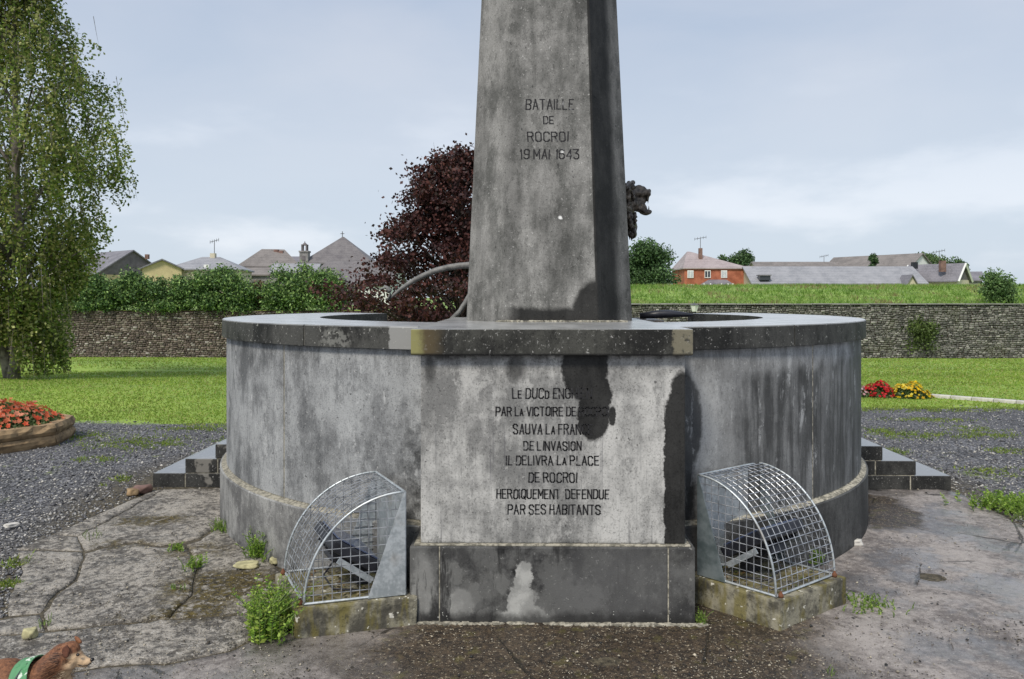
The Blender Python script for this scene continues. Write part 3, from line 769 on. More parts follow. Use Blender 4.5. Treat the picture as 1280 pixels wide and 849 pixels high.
def inscription(text, xa, xb, zt, zb, yfun, sw=0.0070, font_small=0.74):
    H = (zt-zb)/6.0; tot = 0; pos = []
    for ch in text:
        if ch == ' ': tot += 1.7; continue
        if ch == '_': tot += 0.6; continue
        k = font_small if ch.islower() else 1.0
        wd = GW.get(ch.upper(), 3.0)*k; pos.append((ch, tot, k)); tot += wd+1.45
    tot -= 1.45; ux = (xb-xa)/tot
    for ch, off, k in pos:
        bm = bmesh.new()
        for pl in GL[ch.upper()]:
            tilt = rnd.uniform(-0.06, 0.06); dz = rnd.uniform(-.0012, .0012)
            q = [(xa+(off+(p[0]+tilt*p[1])*k)*ux, zb+p[1]*k*H+dz) for p in pl]
            for (ax, az), (bx_, bz) in zip(q[:-1], q[1:]):
                d = Vector((bx_-ax, bz-az)); L = d.length
                if L < 1e-5: continue
                d /= L; n = Vector((-d.y, d.x))*sw*0.5*(1.0 if abs(d.y) > 0.5 else 0.8); e_ = d*sw*0.35
                c4 = [(ax-e_.x+n.x, az-e_.y+n.y), (ax-e_.x-n.x, az-e_.y-n.y), (bx_+e_.x-n.x, bz+e_.y-n.y), (bx_+e_.x+n.x, bz+e_.y+n.y)]
                fr = [bm.verts.new((u, yfun(v)-0.0012, v)) for u, v in c4]; bk = [bm.verts.new((u, yfun(v)+0.002, v)) for u, v in c4]
                bm.faces.new(fr)
                for i in range(4): bm.faces.new((fr[i], fr[(i+1) % 4], bk[(i+1) % 4], bk[i]))
        bmesh.ops.recalc_face_normals(bm, faces=bm.faces[:])
        obj('letter', bm, M['lettering'], mon)
yb = yF+0.03
for txt, a, b, c, d in [('Le DUCd ENGHIEN', 641, 739, 485.6, 497.8), ('PAR La VICTOIRE DE ROCROI', 620, 760, 509, 519.6), ('SAUVA La FRANCE', 642, 740, 530.5, 542.5),
                        ('DE L_INVASION', 655, 726, 552, 562.5), ('IL DELIVRA La PLACE', 633, 748, 570, 581), ('DE ROCROI', 661, 720.5, 591, 602.5),
                        ('HEROIQUEMENT  DEFENDUE', 621, 760.5, 612, 623), ('PAR SES HABITANTS', 635, 750, 631, 642.5)]:
    inscription(txt, sx(a), sx(b), sz(c), sz(d), lambda z: yb)
yo = lambda z: OYc-W0*of(z)
for txt, a, b, c, d in [('BATAILLE', 657.5, 716.5, 125, 137.2), ('DE', 679.5, 691.5, 146.5, 155.5), ('ROCROI', 660, 709.5, 166, 177.5), ('19 MAI  1643', 652, 723, 188, 199.5)]:
    dd = 4.9
    inscription(txt, sx(a, dd), sx(b, dd), sz(c, dd), sz(d, dd), yo, 0.0086)

# steps at the rear, ends facing the camera -----------------------------------
steps = empty('stone_steps', 'dark wet stone steps whose ends show on both sides behind the round wall', 'steps')
SY = CY+6.43; SH = 0.1225
edges_r = [3.42, 3.13, 2.855]; edges_l = [-3.26, -2.985, -2.73]
for i in range(3):
    z0 = i*SH; z1 = (i+1)*SH-0.004
    for e_, sgn in ((edges_r[i], 1), (edges_l[i], -1)):
        jw = 0.33 if sgn > 0 else 0.27
        a, b = (e_-sgn*jw, e_)
        yy = SY; 
        for k in range(4):
            L = (0.9, 1.1, 1.0, 0.9)[k]
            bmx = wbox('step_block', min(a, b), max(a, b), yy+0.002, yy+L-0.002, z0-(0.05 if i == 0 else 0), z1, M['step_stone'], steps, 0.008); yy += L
        ia = a-sgn*0.009; ib = sgn*1.75
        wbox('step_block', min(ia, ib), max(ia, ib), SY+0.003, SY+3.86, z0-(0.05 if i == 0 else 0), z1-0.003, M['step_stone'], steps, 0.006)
        if i == 1:
            pass
        wbox('mortar_joint', min(a, ia)-0.001, max(a, ia)+0.001, SY+0.007, SY+3.8, z0, z1-0.006, M['mortar'], steps, 0)
    for sgn, e_ in ((1, edges_r[i]), (-1, edges_l[i])):
        if i: wbox('mortar_bed', min(sgn*1.8, e_-sgn*0.012), max(sgn*1.8, e_-sgn*0.012), SY+0.006, SY+3.8, z0-0.0045, z0+0.0005, M['mortar'], steps, 0)

# ------------------------------------------------------------------ floodlight cages
def make_cage(name, label, lab_block, lab_light, pn, pf, yfar, H, mirror):
    """pn: near corner at the plate, pf: near corner at the toe, yfar: vector to the far side"""
    o = Vector((pn.x, pn.y, 0)); ex = Vector((pf.x-pn.x, pf.y-pn.y, 0)); A = ex.length; ex.normalize()
    ey = Vector((yfar.x, yfar.y, 0)); Wd = ey.length; ey.normalize(); zb = 0.153
    root = empty(name, label, 'cage', (o.x, o.y, zb))
    def L(x, y, z): return Vector((ex.x*x+ey.x*y, ex.y*x+ey.y*y, z))
    # frame bars
    arc = lambda y, n=26, s=1.0: [L(A*s*math.sin(t), y, H*s*math.cos(t)) for t in [math.pi/2*k/n for k in range(n+1)]]
    for y in (0, Wd):
        bm = bmesh.new(); tube(bm, arc(y), 0.0058, 8); obj('arc_bar', bm, M['galvanised'], root, True)
    for a, b in ((L(0, 0, 0.006), L(A, 0, 0.006)), (L(0, Wd, 0.006), L(A, Wd, 0.006)), (L(A, 0, 0.006), L(A, Wd, 0.006)), (L(0, 0, H), L(0, Wd, H)), (L(0, 0, 0.006), L(0, Wd, 0.006))):
        bm = bmesh.new(); tube(bm, [a, b], 0.0062, 6); obj('frame_bar', bm, M['galvanised'], root)
    # curved wire mesh
    wr = 0.0022
    bm = bmesh.new(); n = 11
    for k in range(1, n): tube(bm, arc(Wd*k/n, 20), wr, 5, False)
    m_ = 20
    for k in range(1, m_):
        t = math.pi/2*k/m_; tube(bm, [L((A+0.004)*math.sin(t), 0, (H+0.004)*math.cos(t)), L((A+0.004)*math.sin(t), Wd, (H+0.004)*math.cos(t))], wr, 5, False)
    obj('curved_wire_mesh', bm, M['wire'], root)
    # side meshes
    for y in (0.002, Wd-0.002):
        bm = bmesh.new(); nn = 11
        for k in range(1, nn):
            x = A*k/nn; z = H*math.sqrt(1-(x/A)**2); tube(bm, [L(x, y, 0), L(x, y, z)], wr, 5, False)
        for k in range(1, 12):
            z = H*k/12; x = A*math.sqrt(1-(z/H)**2); tube(bm, [L(0, y+0.003, z), L(x, y+0.003, z)], wr, 5, False)
        obj('side_wire_mesh', bm, M['wire'], root)
        # triangular side plate
        bm = bmesh.new(); th = 0.004; yy = y-0.012 if y < 0.1 else y+0.008
        tri = [(0, 0.002), (A*0.38, 0.002), (0.006, H-0.002), (0, H-0.002)]
        f = [bm.verts.new(L(a, yy, b)) for a, b in tri]; k_ = [bm.verts.new(L(a, yy+th, b)) for a, b in tri]
        bm.faces.new(f); bm.faces.new(k_[::-1])
        for i in range(4): bm.faces.new((f[i], f[(i+1) % 4], k_[(i+1) % 4], k_[i]))
        bmesh.ops.recalc_face_normals(bm, faces=bm.faces[:]); obj('side_plate', bm, M['galvanised'] if mirror else M['dull_steel'], root)
    # back plate
    bm = bmesh.new(); pp = [L(-0.003, 0, 0), L(-0.003, Wd, 0), L(-0.003, Wd, H), L(-0.003, 0, H)]; qq = [p-ex*0.004 for p in pp]
    f = [bm.verts.new(p) for p in pp]; k_ = [bm.verts.new(p) for p in qq]; bm.faces.new(f); bm.faces.new(k_[::-1])
    for i in range(4): bm.faces.new((f[i], f[(i+1) % 4], k_[(i+1) % 4], k_[i]))
    bmesh.ops.recalc_face_normals(bm, faces=bm.faces[:]); obj('back_plate', bm, M['galvanised'], root)
    for y in (0.02, Wd-0.02):
        bm = bmesh.new(); p = L(A+0.012, y, 0.008)
        bmesh.ops.create_uvsphere(bm, u_segments=8, v_segments=6, radius=0.014, matrix=Matrix.Translation(p)); tube(bm, [p+Vector((0, 0, -0.012)), p+Vector((0, 0, 0.02))], 0.006, 6)
        obj('bolt', bm, M['rust'], root, True)
    # block
    rz = math.atan2(ex.y, ex.x)
    blk = empty('concrete_block', lab_block, 'concrete block', (o.x, o.y, 0))
    bm = bmesh.new(); pts = []
    x0_, x1_, y0_, y1_ = -0.05, A+0.045, -0.035, Wd+0.03
    vs = []
    N = 10
    cube(bm, (0, 0, 0), (x1_-x0_, y1_-y0_, 0.213), 0, 0.01)
    bmesh.ops.subdivide_edges(bm, edges=bm.edges[:], cuts=3, use_grid_fill=True)
    sgn = 1 if ex.cross(ey).z > 0 else -1
    for v in bm.verts:
        x = v.co.x+(x0_+x1_)/2; y = v.co.y+(y0_+y1_)/2; z = v.co.z+0.0435
        j = 0.006; nz = Vector((mn.noise(Vector((x*9, y*9, z*9))), mn.noise(Vector((x*9, y*9, z*9+4))), 0.5*mn.noise(Vector((x*9, y*9+5, z*9)))))*j
        v.co = L(x, y, z)+nz
    if sgn < 0: bmesh.ops.reverse_faces(bm, faces=bm.faces[:])
    obj('block', bm, M['block_concrete'], blk)
    # floodlight
    fl = empty('floodlight', lab_light, 'floodlight', (o.x, o.y, zb+0.001))
    cx_, cy_ = A*0.46, Wd*0.5
    def LM(loc, sz_, tilt, mat_, nm, bev=0.006, roll=0):
        bm = bmesh.new(); cube(bm, (0, 0, 0), sz_, 0, bev)
        Rm = Matrix.Rotation(tilt, 4, 'Y')
        for v in bm.verts:
            q = Rm @ v.co; q = q+Vector(loc); v.co = L(q.x, q.y, q.z)
        bmesh.ops.recalc_face_normals(bm, faces=bm.faces[:]); return obj(nm, bm, mat_, fl)
    tl = R(-32)
    LM((cx_, cy_, 0.185), (0.27, 0.36, 0.06), tl, M['black_plastic'], 'housing', 0.012)
    LM((cx_-0.018, cy_, 0.216), (0.23, 0.32, 0.008), tl, M['lamp_glass'], 'glass', 0.002)
    for s_ in (-1, 1):
        LM((cx_+0.005, cy_+s_*0.185, 0.12), (0.20, 0.006, 0.03), R(-35), M['galvanised'], 'bracket', 0.001)
    LM((cx_+0.04, cy_, 0.135), (0.11, 0.14, 0.05), tl, M['black_plastic'], 'ballast_box', 0.008)
    for k in range(6): LM((cx_+0.02+0.0, cy_-0.12+0.048*k, 0.165), (0.19, 0.006, 0.05), tl, M['black_plastic'], 'fin', 0.001)
    LM((cx_-0.07, cy_, 0.045), (0.06, 0.10, 0.09), 0, M['black_plastic'], 'foot', 0.006)
    bm = bmesh.new(); tube(bm, [L(cx_+0.06, cy_, 0.12), L(cx_+0.12, cy_-0.03, 0.06), L(cx_+0.09, cy_-0.10, 0.012), L(cx_-0.04, cy_-0.16, 0.01)], 0.005, 6); obj('cable', bm, M['black_plastic'], fl, True)
    # debris on the block
    Vv = []; Ff = []; Cc = []
    for k in range(160):
        x = rnd.uniform(0.02, A*0.95); y = rnd.uniform(0.03, Wd-0.03); p = L(x, y, 0.003); a = rnd.random()*6.28; s_ = rnd.uniform(0.006, 0.016)
        i = len(Vv)
        for q in range(4):
            t = a+q*1.57; Vv.append((p.x+math.cos(t)*s_*(1 if q % 2 else 0.5), p.y+math.sin(t)*s_*(1 if q % 2 else 0.5), p.z+rnd.uniform(0, 0.008)))
        Ff.append((i, i+1, i+2, i+3)); c = rnd.choice([(0.15, 0.09, 0.04), (0.3, 0.25, 0.15), (0.05, 0.04, 0.02), (0.1, 0.12, 0.03)]); Cc += [c]*4
    lt = npmesh('leaf_litter', Vv, Ff, M['dull_leaf'], None, Cc); lt.location = (o.x, o.y, zb); tag(lt, ('dead leaves and grit on the concrete inside the %s cage' % ('left' if mirror else 'right')), 'leaf litter', kind='stuff')
    return root
zc = 0.153
make_cage('floodlight_cage', 'galvanised quarter round wire cage left of the pedestal, rusty patch on its side plate', 'low mossy concrete block under the left wire cage', 'black floodlight inside the left wire cage',
          G(506, 743, zc), G(380, 757, zc), G(356, 716, zc)-G(380, 757, zc), 0.50, True)
make_cage('floodlight_cage', 'galvanised quarter round wire cage right of the pedestal, a small weed inside', 'low lichen spotted concrete block under the right wire cage', 'black floodlight inside the right wire cage',
          G(873, 718, zc), G(970, 747, zc), G(1043, 719, zc)-G(970, 747, zc), 0.52, False)

# ------------------------------------------------------------------ sculptures behind the obelisk
def blob_mesh(name, ells, m, parent=None, voxel=0.01, disp=0.0, dscale=0.05, sub=2):
    """ellipsoids (centre, radii, rotation) and cones fused by a voxel remesh into one continuous surface"""
    bm = bmesh.new()
    for e_ in ells:
        c, r = e_[0], e_[1]; rot = Euler(e_[2]).to_matrix().to_4x4() if len(e_) > 2 else Matrix()
        bmesh.ops.create_icosphere(bm, subdivisions=3, radius=1.0, matrix=Matrix.Translation(c) @ rot @ Matrix.Diagonal((*r, 1)))
    o = obj(name, bm, m, parent, True)
    md = o.modifiers.new('remesh', 'REMESH'); md.mode = 'VOXEL'; md.voxel_size = voxel; md.use_smooth_shade = True
    sm = o.modifiers.new('smooth', 'SMOOTH'); sm.factor = 0.5; sm.iterations = 2
    if disp:
        tx = bpy.data.textures.new(name+'_relief', 'CLOUDS'); tx.noise_scale = dscale
        dm = o.modifiers.new('relief', 'DISPLACE'); dm.texture = tx; dm.strength = disp; dm.mid_level = 0.5
    return o
def limb(p0, p1, r0, r1, n=7):
    p0 = Vector(p0); p1 = Vector(p1); out = []
    for i in range(n):
        t = i/(n-1); r = r0+(r1-r0)*t; out.append((tuple(p0.lerp(p1, t)), (r, r, r)))
    return out
LD = 6.35
lp = lambda px, py, dd=0: PY(px, py, LD+dd)
lo = lp(740, 372); lion = empty('lion_statue', 'dark bronze lion with open jaws looking out from behind the right edge of the obelisk', 'statue', (lo.x, lo.y, 1.42))
def lq(px, py, dd=0): v = lp(px, py, dd)-Vector((lo.x, lo.y, 1.42)); return (v.x, v.y, v.z)
u = LD/FPX
E_ = []
E_ += [(lq(790, 242), (9*u, 0.085, 9*u)), (lq(800, 241), (9*u, 0.06, 7*u)), (lq(808, 242), (6.5*u, 0.045, 5*u)), (lq(812, 239), (3*u, 0.03, 3*u)),
       (lq(799, 234.5), (7*u, 0.05, 2.6*u), (0, R(8), 0)), (lq(809, 249), (2.2*u, 0.03, 4*u)), (lq(788, 232), (4*u, 0.09, 4*u)),
       (lq(790, 255), (10*u, 0.08, 9*u)), (lq(798, 261), (9*u, 0.045, 4.2*u), (0, R(22), 0)), (lq(807, 266), (7*u, 0.04, 3.2*u), (0, R(10), 0)), (lq(812, 265), (3.2*u, 0.03, 3.6*u)), (lq(799, 252), (7.5*u, 0.035, 7*u)), (lq(803, 260), (6*u, 0.04, 5*u)),
       (lq(778, 245), (14*u, 0.15, 17*u)), (lq(774, 262), (17*u, 0.16, 17*u)), (lq(786, 276), (9*u, 0.12, 12*u)), (lq(791, 284), (5.5*u, 0.05, 9*u)), (lq(791, 293), (5*u, 0.05, 6*u)),
       (lq(760, 285), (26*u, 0.17, 24*u)), (lq(735, 305), (28*u, 0.17, 24*u)), (lq(705, 330), (30*u, 0.17, 26*u)), (lq(682, 352), (27*u, 0.17, 27*u))]
E_ += [(q, (r[0], r[1], r[2])) for q, r in limb(lq(770, 300, 0.12), lq(772, 368, 0.12), 0.07, 0.045)]
E_ += limb(lq(770, 300, -0.1), lq(778, 368, -0.1), 0.07, 0.045) + limb(lq(690, 355, 0.12), lq(672, 376, 0.12), 0.1, 0.05) + limb(lq(690, 355, -0.12), lq(690, 378, -0.12), 0.1, 0.05)
blob_mesh('body', E_, M['bronze'], lion, 0.011, 0.022, 0.035)
for (a, b) in (((791, 228.5), 3.2), ((786, 229), 3.0)):
    bm = bmesh.new(); bmesh.ops.create_uvsphere(bm, u_segments=10, v_segments=8, radius=b*u, matrix=Matrix.Translation(lq(*a))); obj('ear', bm, M['bronze'], lion, True)
bm = bmesh.new()
for px_, py_, up in ((810, 250, -1), (811, 262, 1), (806, 251, -1)):
    q = Vector(lq(px_, py_)); tube(bm, [q, q+Vector((0, 0, up*4.5*u))], [1.0*u, 0.2*u], 6)
obj('teeth', bm, M['weathered_grey'], lion, True)
# mane locks
bm = bmesh.new()
for k in range(34):
    a = rnd.uniform(0, 1); sy_ = rnd.uniform(-0.13, 0.03)
    p = Vector(lq(rnd.uniform(776, 791), rnd.uniform(232, 292))); p.y += sy_-0.03
    tube(bm, [p, p+Vector((rnd.uniform(-.02, .02), -0.02, -0.03)), p+Vector((rnd.uniform(-.03, .02), -0.01, -0.075))], [0.016, 0.018, 0.004], 6)
obj('mane', bm, M['bronze'], lion, True)
# rock the lion stands on
rb = empty('statue_base', 'low dark bronze base lying above the basin just right of the obelisk foot', 'statue base', (lo.x, lo.y, 0.37))
bm = bmesh.new(); cube(bm, (0.0, 0.0, 0.53), (1.1, 0.6, 1.05), 0, 0.03)
for k in range(16):
    cube(bm, (rnd.uniform(-.45, .45), rnd.uniform(-.25, .25), 1.04), (rnd.uniform(.1, .3), rnd.uniform(.1, .2), 0.05), rnd.random()*3, 0.012)
obj('rock', bm, M['bronze'], rb)
bm = bmesh.new()
ca = PY(800, 395, 5.6)-Vector((lo.x, lo.y, 0.37)); cb = PY(866, 394, 5.6)-Vector((lo.x, lo.y, 0.37))
tube(bm, [ca, ca.lerp(cb, .35)+Vector((0, 0, .01)), ca.lerp(cb, .55)+Vector((0, 0, .012)), cb], [0.02, 0.03, 0.03, 0.012], 8)
obj('draped_edge', bm, M['black_plastic'], rb, True)

# grey curved arm to the left
AD = 6.1
ao = PY(600, 372, AD); arm = empty('curved_arm', 'grey curved metal arm with flared tip reaching out left of the obelisk above the basin', 'sculpture', (ao.x, ao.y, 1.12))
aq = lambda px, py, dd=0: PY(px, py, AD+dd)-Vector((ao.x, ao.y, 1.12))
bm = bmesh.new()
pp = [(486, 374.5), (493, 368), (502, 360.5), (514, 352.5), (528, 345), (544, 338.5), (560, 334.5), (575, 332.3), (590, 331.5), (610, 333), (635, 342), (655, 362), (662, 398), (664, 470), (664, 560)]
tube(bm, [aq(a, b) for a, b in pp], [x*0.72 for x in [0.010, 0.016, 0.022, 0.027, 0.030, 0.033, 0.035, 0.036, 0.037, 0.038, 0.04, 0.042, 0.05, 0.055, 0.06]], 10)
obj('arm', bm, M['weathered_grey'], arm, True)
bm = bmesh.new()
tube(bm, [aq(485, 375), aq(488, 369), aq(487, 363.5), aq(482, 359), aq(475, 362)], [0.016, 0.022, 0.022, 0.018, 0.010], 8, flat=0.6)
tube(bm, [aq(487, 366), aq(485, 360), aq(480, 357)], [0.016, 0.014, 0.006], 8)
obj('flared_tip', bm, M['weathered_grey'], arm, True)
bm = bmesh.new()
tube(bm, [aq(530, 540), aq(534, 470), aq(545, 420), aq(566, 398), aq(575, 389), aq(583, 376), aq(592, 360), aq(605, 350)], [0.02]*8, 10)
obj('brace', bm, M['weathered_grey'], arm, True)

# ------------------------------------------------------------------ scatter helpers
def leaves(cent, size, colors, up=0.0, jitter=1.0, aspect=0.6):
    n = len(cent); a = rng.normal(size=(n, 3)); a /= np.linalg.norm(a, axis=1)[:, None]
    a[:, 2] += up; a /= np.linalg.norm(a, axis=1)[:, None]
    b = rng.normal(size=(n, 3)); b -= (b*a).sum(1)[:, None]*a; b /= np.linalg.norm(b, axis=1)[:, None]
    s = np.asarray(size).reshape(-1, 1)*np.ones((n, 1))
    V = np.stack([cent-a*s, cent+b*s*aspect, cent+a*s, cent-b*s*aspect], 1).reshape(-1, 3)
    F = np.arange(n*4).reshape(n, 4); Cc = np.repeat(colors, 4, axis=0); return V, F, Cc
def pick(cols, n, jit=0.2):
    c = np.array(cols)[rng.integers(0, len(cols), n)]; return np.clip(c*(1+rng.uniform(-jit, jit, (n, 1))), 0, 1)
def pebbles(name, pos, size, cols, m, parent=None):
    n = len(pos); base = np.array([(1, 0, 0), (0, 1, 0), (-1, 0, 0), (0, -1, 0), (0, 0, 1), (0, 0, -0.6)], float)
    Fb = np.array([(0, 1, 4), (1, 2, 4), (2, 3, 4), (3, 0, 4), (1, 0, 5), (2, 1, 5), (3, 2, 5), (0, 3, 5)])
    r = base[None]*(np.array([1, 0.8, 0.55]))+rng.uniform(-.25, .25, (n, 6, 3)); th = rng.uniform(0, 6.28, n); c, s = np.cos(th), np.sin(th)
    x = r[..., 0]*c[:, None]-r[..., 1]*s[:, None]; y = r[..., 0]*s[:, None]+r[..., 1]*c[:, None]
    V = (np.stack([x, y, r[..., 2]], -1)*np.asarray(size).reshape(-1, 1, 1)+pos[:, None, :]).reshape(-1, 3)
    F = (Fb[None]+np.arange(n)[:, None, None]*6).reshape(-1, 3); Cc = np.repeat(cols, 6, axis=0)
    return npmesh(name, V, F, m, parent, Cc)
def blades(name, pos, h, w_, cols, m, parent=None, lean=0.5):
    n = len(pos); th = rng.uniform(0, 6.28, n); d = np.stack([np.cos(th), np.sin(th), np.zeros(n)], 1)*np.asarray(w_).reshape(-1, 1)
    l = rng.normal(size=(n, 3))*lean; l[:, 2] = 1; l *= np.asarray(h).reshape(-1, 1)
    V = np.stack([pos-d, pos+d, pos+l], 1).reshape(-1, 3); F = np.arange(n*3).reshape(n, 3)
    return npmesh(name, V, F, m, parent, np.repeat(cols, 3, axis=0))
def screen_pts(n, px0, px1, py0, py1, bias=1.0):
    px = rng.uniform(px0, px1, n); py = py0+(py1-py0)*rng.uniform(0, 1, n)**bias
    d = EYE*FPX/(py-HY); X = (px-640)/FPX*d
    return px, py, np.stack([CX-math.sin(YAW)*d+math.cos(YAW)*X, CY+math.cos(YAW)*d+math.sin(YAW)*X, np.zeros(n)], 1)

# ------------------------------------------------------------------ gravel
px, py, p = screen_pts(95000, -120, 1400, 500, 800, 1.25)
edgeL = np.interp(py, [612, 640, 669, 688, 717, 747, 771, 800], [190, 130, 67, 22, 28, 12, 9, -60])
edgeR = np.interp(py, [612, 621, 633, 646, 668, 712, 800], [1184, 1206, 1228, 1254, 1290, 1360, 1500])
rr = np.hypot(p[:, 0], p[:, 1]); bnd = np.interp(p[:, 0], [-1, 1], [3.2, 4.7])
nz = np.array([mn.noise(Vector((a*1.1, b*1.1, 0))) for a, b in p[:, :2]])
ok = (rr > 2.56) & (p[:, 1] < bnd+nz*0.7) & (((px < edgeL) & (p[:, 0] < 0)) | ((px > edgeR) & (p[:, 0] > 0)) | (py < 611)) & ~((np.abs(p[:, 0]) < 3.45) & (p[:, 1] > -0.1) & (p[:, 1] < 3.9))
p = p[ok]; sz_ = rng.uniform(0.005, 0.013, len(p))*(1+rng.random(len(p))**10*1.2)
p[:, 2] = sz_*0.2
gcols = pick([(0.04, 0.04, 0.043), (0.085, 0.084, 0.09), (0.15, 0.148, 0.155), (0.24, 0.238, 0.24), (0.33, 0.325, 0.31), (0.12, 0.118, 0.125), (0.48, 0.46, 0.42)], len(p), 0.25)
tag(pebbles('gravel', p, sz_, gcols, M['pebble']), 'grey crushed gravel spread around the monument', 'gravel', kind='stuff')
# grit on slabs, apron and joints
px, py, p = screen_pts(34000, 0, 1280, 612, 900, 0.9)
rr = np.hypot(p[:, 0], p[:, 1]); okk = (rr > 2.6) & ~((np.abs(p[:, 0]) < 0.72) & (p[:, 1] > yF-0.01)) & (~((px < edgeL.min() if False else px < 0)))
nz = np.array([mn.noise(Vector((a*3, b*3, 0))) for a, b in p[:, :2]])
dense = ((px > 520) & (px < 1000) & (py > 770)) | (px < 380)
okk &= (rng.random(len(p)) < np.where(dense, 0.42, 0.14)+nz*0.6)
p = p[okk]; sz_ = rng.uniform(0.002, 0.0048, len(p))*(1+rng.random(len(p))**12*1.8); p[:, 2] = 0.017+sz_*0.2
tag(pebbles('grit', p, sz_, pick([(0.05, 0.04, 0.03), (0.12, 0.10, 0.07), (0.30, 0.27, 0.21), (0.45, 0.40, 0.31), (0.03, 0.03, 0.03)], len(p), 0.25), M['pebble']), 'fine grit and crumbs on the paving', 'grit', kind='stuff')

# ------------------------------------------------------------------ lawn
gc = [(0.23, 0.34, 0.05), (0.28, 0.39, 0.065), (0.32, 0.41, 0.08), (0.18, 0.29, 0.04), (0.36, 0.36, 0.12)]
n = 150000
d = 1.0/rng.uniform(1/42.0, 1/9.0, n); X = rng.uniform(-0.72, 0.72, n)*d
p = np.stack([CX-math.sin(YAW)*d+math.cos(YAW)*X, CY+math.cos(YAW)*d+math.sin(YAW)*X, np.zeros(n)], 1)
nz = np.array([mn.noise(Vector((a*1.1, b*1.1, 0))) for a, b in p[:, :2]]); bnd = np.interp(p[:, 0], [-1, 1], [3.2, 4.7])
ok = (p[:, 1] > bnd+nz*0.7) & (p[:, 1] < WY-0.1) & ~((np.abs(p[:, 0]) < 3.5) & (p[:, 1] < 4.0)); p = p[ok]; n = len(p)
p[:, 2] = [hgt(a, b) for a, b in p[:, :2]]
dd = p[:, 1]+6.5
tag(blades('grass', p, rng.uniform(0.015, 0.035, n)*np.clip(dd/14, 0.8, 1.5), 0.0020*dd*0.45, pick(gc, n, 0.15)*np.array([1+0.35*mn.noise(Vector((a*.35, b*.35, 2)))+0.25*mn.noise(Vector((a*1.6, b*1.6, 5))) for a, b in p[:, :2]])[:, None], M['leaf']), 'bright green mown lawn around the forecourt', 'grass', kind='stuff')
# rampart grass
n = 26000
x = rng.uniform(0.5, 38, n); y = WY+0.15+rng.random(n)*14
p = np.stack([x, y, [hgt(a, b) for a, b in zip(x, y)]], 1)
nz = np.array([mn.noise(Vector((a*0.5, b*0.5, 0)))+0.6*mn.noise(Vector((a*2, b*2, 0))) for a, b in p[:, :2]])
rc = np.array([(0.14, 0.25, 0.04), (0.22, 0.36, 0.07), (0.28, 0.38, 0.10), (0.28, 0.24, 0.11)])[np.clip(((nz+0.6)*3+rng.uniform(-.5, .5, n)).astype(int), 0, 3)]
tag(blades('rampart_grass', p, rng.uniform(0.08, 0.26, n), 0.03, rc*rng.uniform(0.8, 1.2, (n, 1)), M['leaf']), 'rough unmown grass on top of the rampart wall at right', 'grass', kind='stuff')
# moss and weed tufts in the gravel
n = 9000
cl = [(165, 553, .55, .45), (205, 556, .3, .3), (150, 600, .1, .2), (105, 545, .25, .3), (1145, 545, .6, .25), (1215, 537, .35, .3), (1262, 565, .25, .2), (1105, 540, .3, .3), (1160, 525, .6, .2), (1235, 545, .5, .2), (120, 575, .3, .15), (250, 537, .7, .2), (1200, 512, 1.2, .3), (1120, 512, 1, .3), (1105, 565, .3, .2), (1240, 590, .4, .2), (20, 705, .1, .1), (10, 732, .08, .06), (300, 550, .3, .3)]
P_ = []
for a, b, rx, ry in cl:
    c = G(a, b); k = int(900*rx*ry*4)+120; q = rng.normal(size=(k, 2))*0.5; P_.append(np.stack([c.x+q[:, 0]*rx, c.y+q[:, 1]*ry, np.zeros(k)], 1))
p = np.concatenate(P_); n = len(p)
nzv = np.array([mn.noise(Vector((a*7, b*7, 0))) for a, b in p[:, :2]]); p = p[nzv > -0.12]; n = len(p)
tag(blades('ground_weeds', p, rng.uniform(0.012, 0.035, n), 0.006, pick([(0.20, 0.28, 0.05), (0.28, 0.34, 0.06), (0.14, 0.22, 0.04)], n), M['leaf'], lean=0.8), 'low yellow green weeds growing through the gravel', 'weeds', kind='stuff')

# ------------------------------------------------------------------ rampart wall (rubble)
wall = empty('rampart_wall', 'long rubble stone rampart wall across the far edge of the lawn', 'wall', (0, WY-0.10, 0))
def wall_top(x): return 0.93 if x < 0 else 1.25
Vv, Ff, Cc = [], [], []
z = -1.75; row = 0
cub = [(-1, 0, -1), (1, 0, -1), (1, 0, 1), (-1, 0, 1), (-.8, -1, -.8), (.8, -1, -.8), (.8, -1, .8), (-.8, -1, .8)]
cf = [(4, 5, 6, 7), (0, 1, 5, 4), (1, 2, 6, 5), (2, 3, 7, 6), (3, 0, 4, 7)]
while z < 1.24:
    hh = rnd.uniform(0.07, 0.13); x = -34.0
    while x < 34:
        ww = rnd.uniform(0.07, 0.27)
        if z+hh < wall_top(x)+0.02:
            left = x < 0; r = rnd.random()
            if left: c = rnd.choice([(0.13, 0.10, 0.085), (0.17, 0.135, 0.115), (0.10, 0.08, 0.07), (0.21, 0.18, 0.15)]) if r > 0.09 else (0.34, 0.31, 0.28)
            else: c = rnd.choice([(0.13, 0.125, 0.115), (0.18, 0.175, 0.16), (0.09, 0.09, 0.08), (0.24, 0.23, 0.21)]) if r > 0.06 else (0.32, 0.31, 0.28)
            k = rnd.uniform(0.75, 1.25); dzz = 0.09*mn.noise(Vector((x*0.8, z*0.7, 0)))+0.04*mn.noise(Vector((x*3, z*2, 4))); i = len(Vv); pr = rnd.uniform(0.02, 0.07)
            for a, b, d_ in cub:
                Vv.append((x+ww/2+a*(ww/2-0.012)+rnd.uniform(-.02, .02), 0.04+b*pr, min(z+hh/2+dzz, wall_top(x)-0.03)+d_*(hh/2-0.006)+rnd.uniform(-.018, .018)))
                Cc.append((c[0]*k, c[1]*k, c[2]*k))
            Ff += [tuple(i+q for q in f) for f in cf]
        x += ww
    z += hh
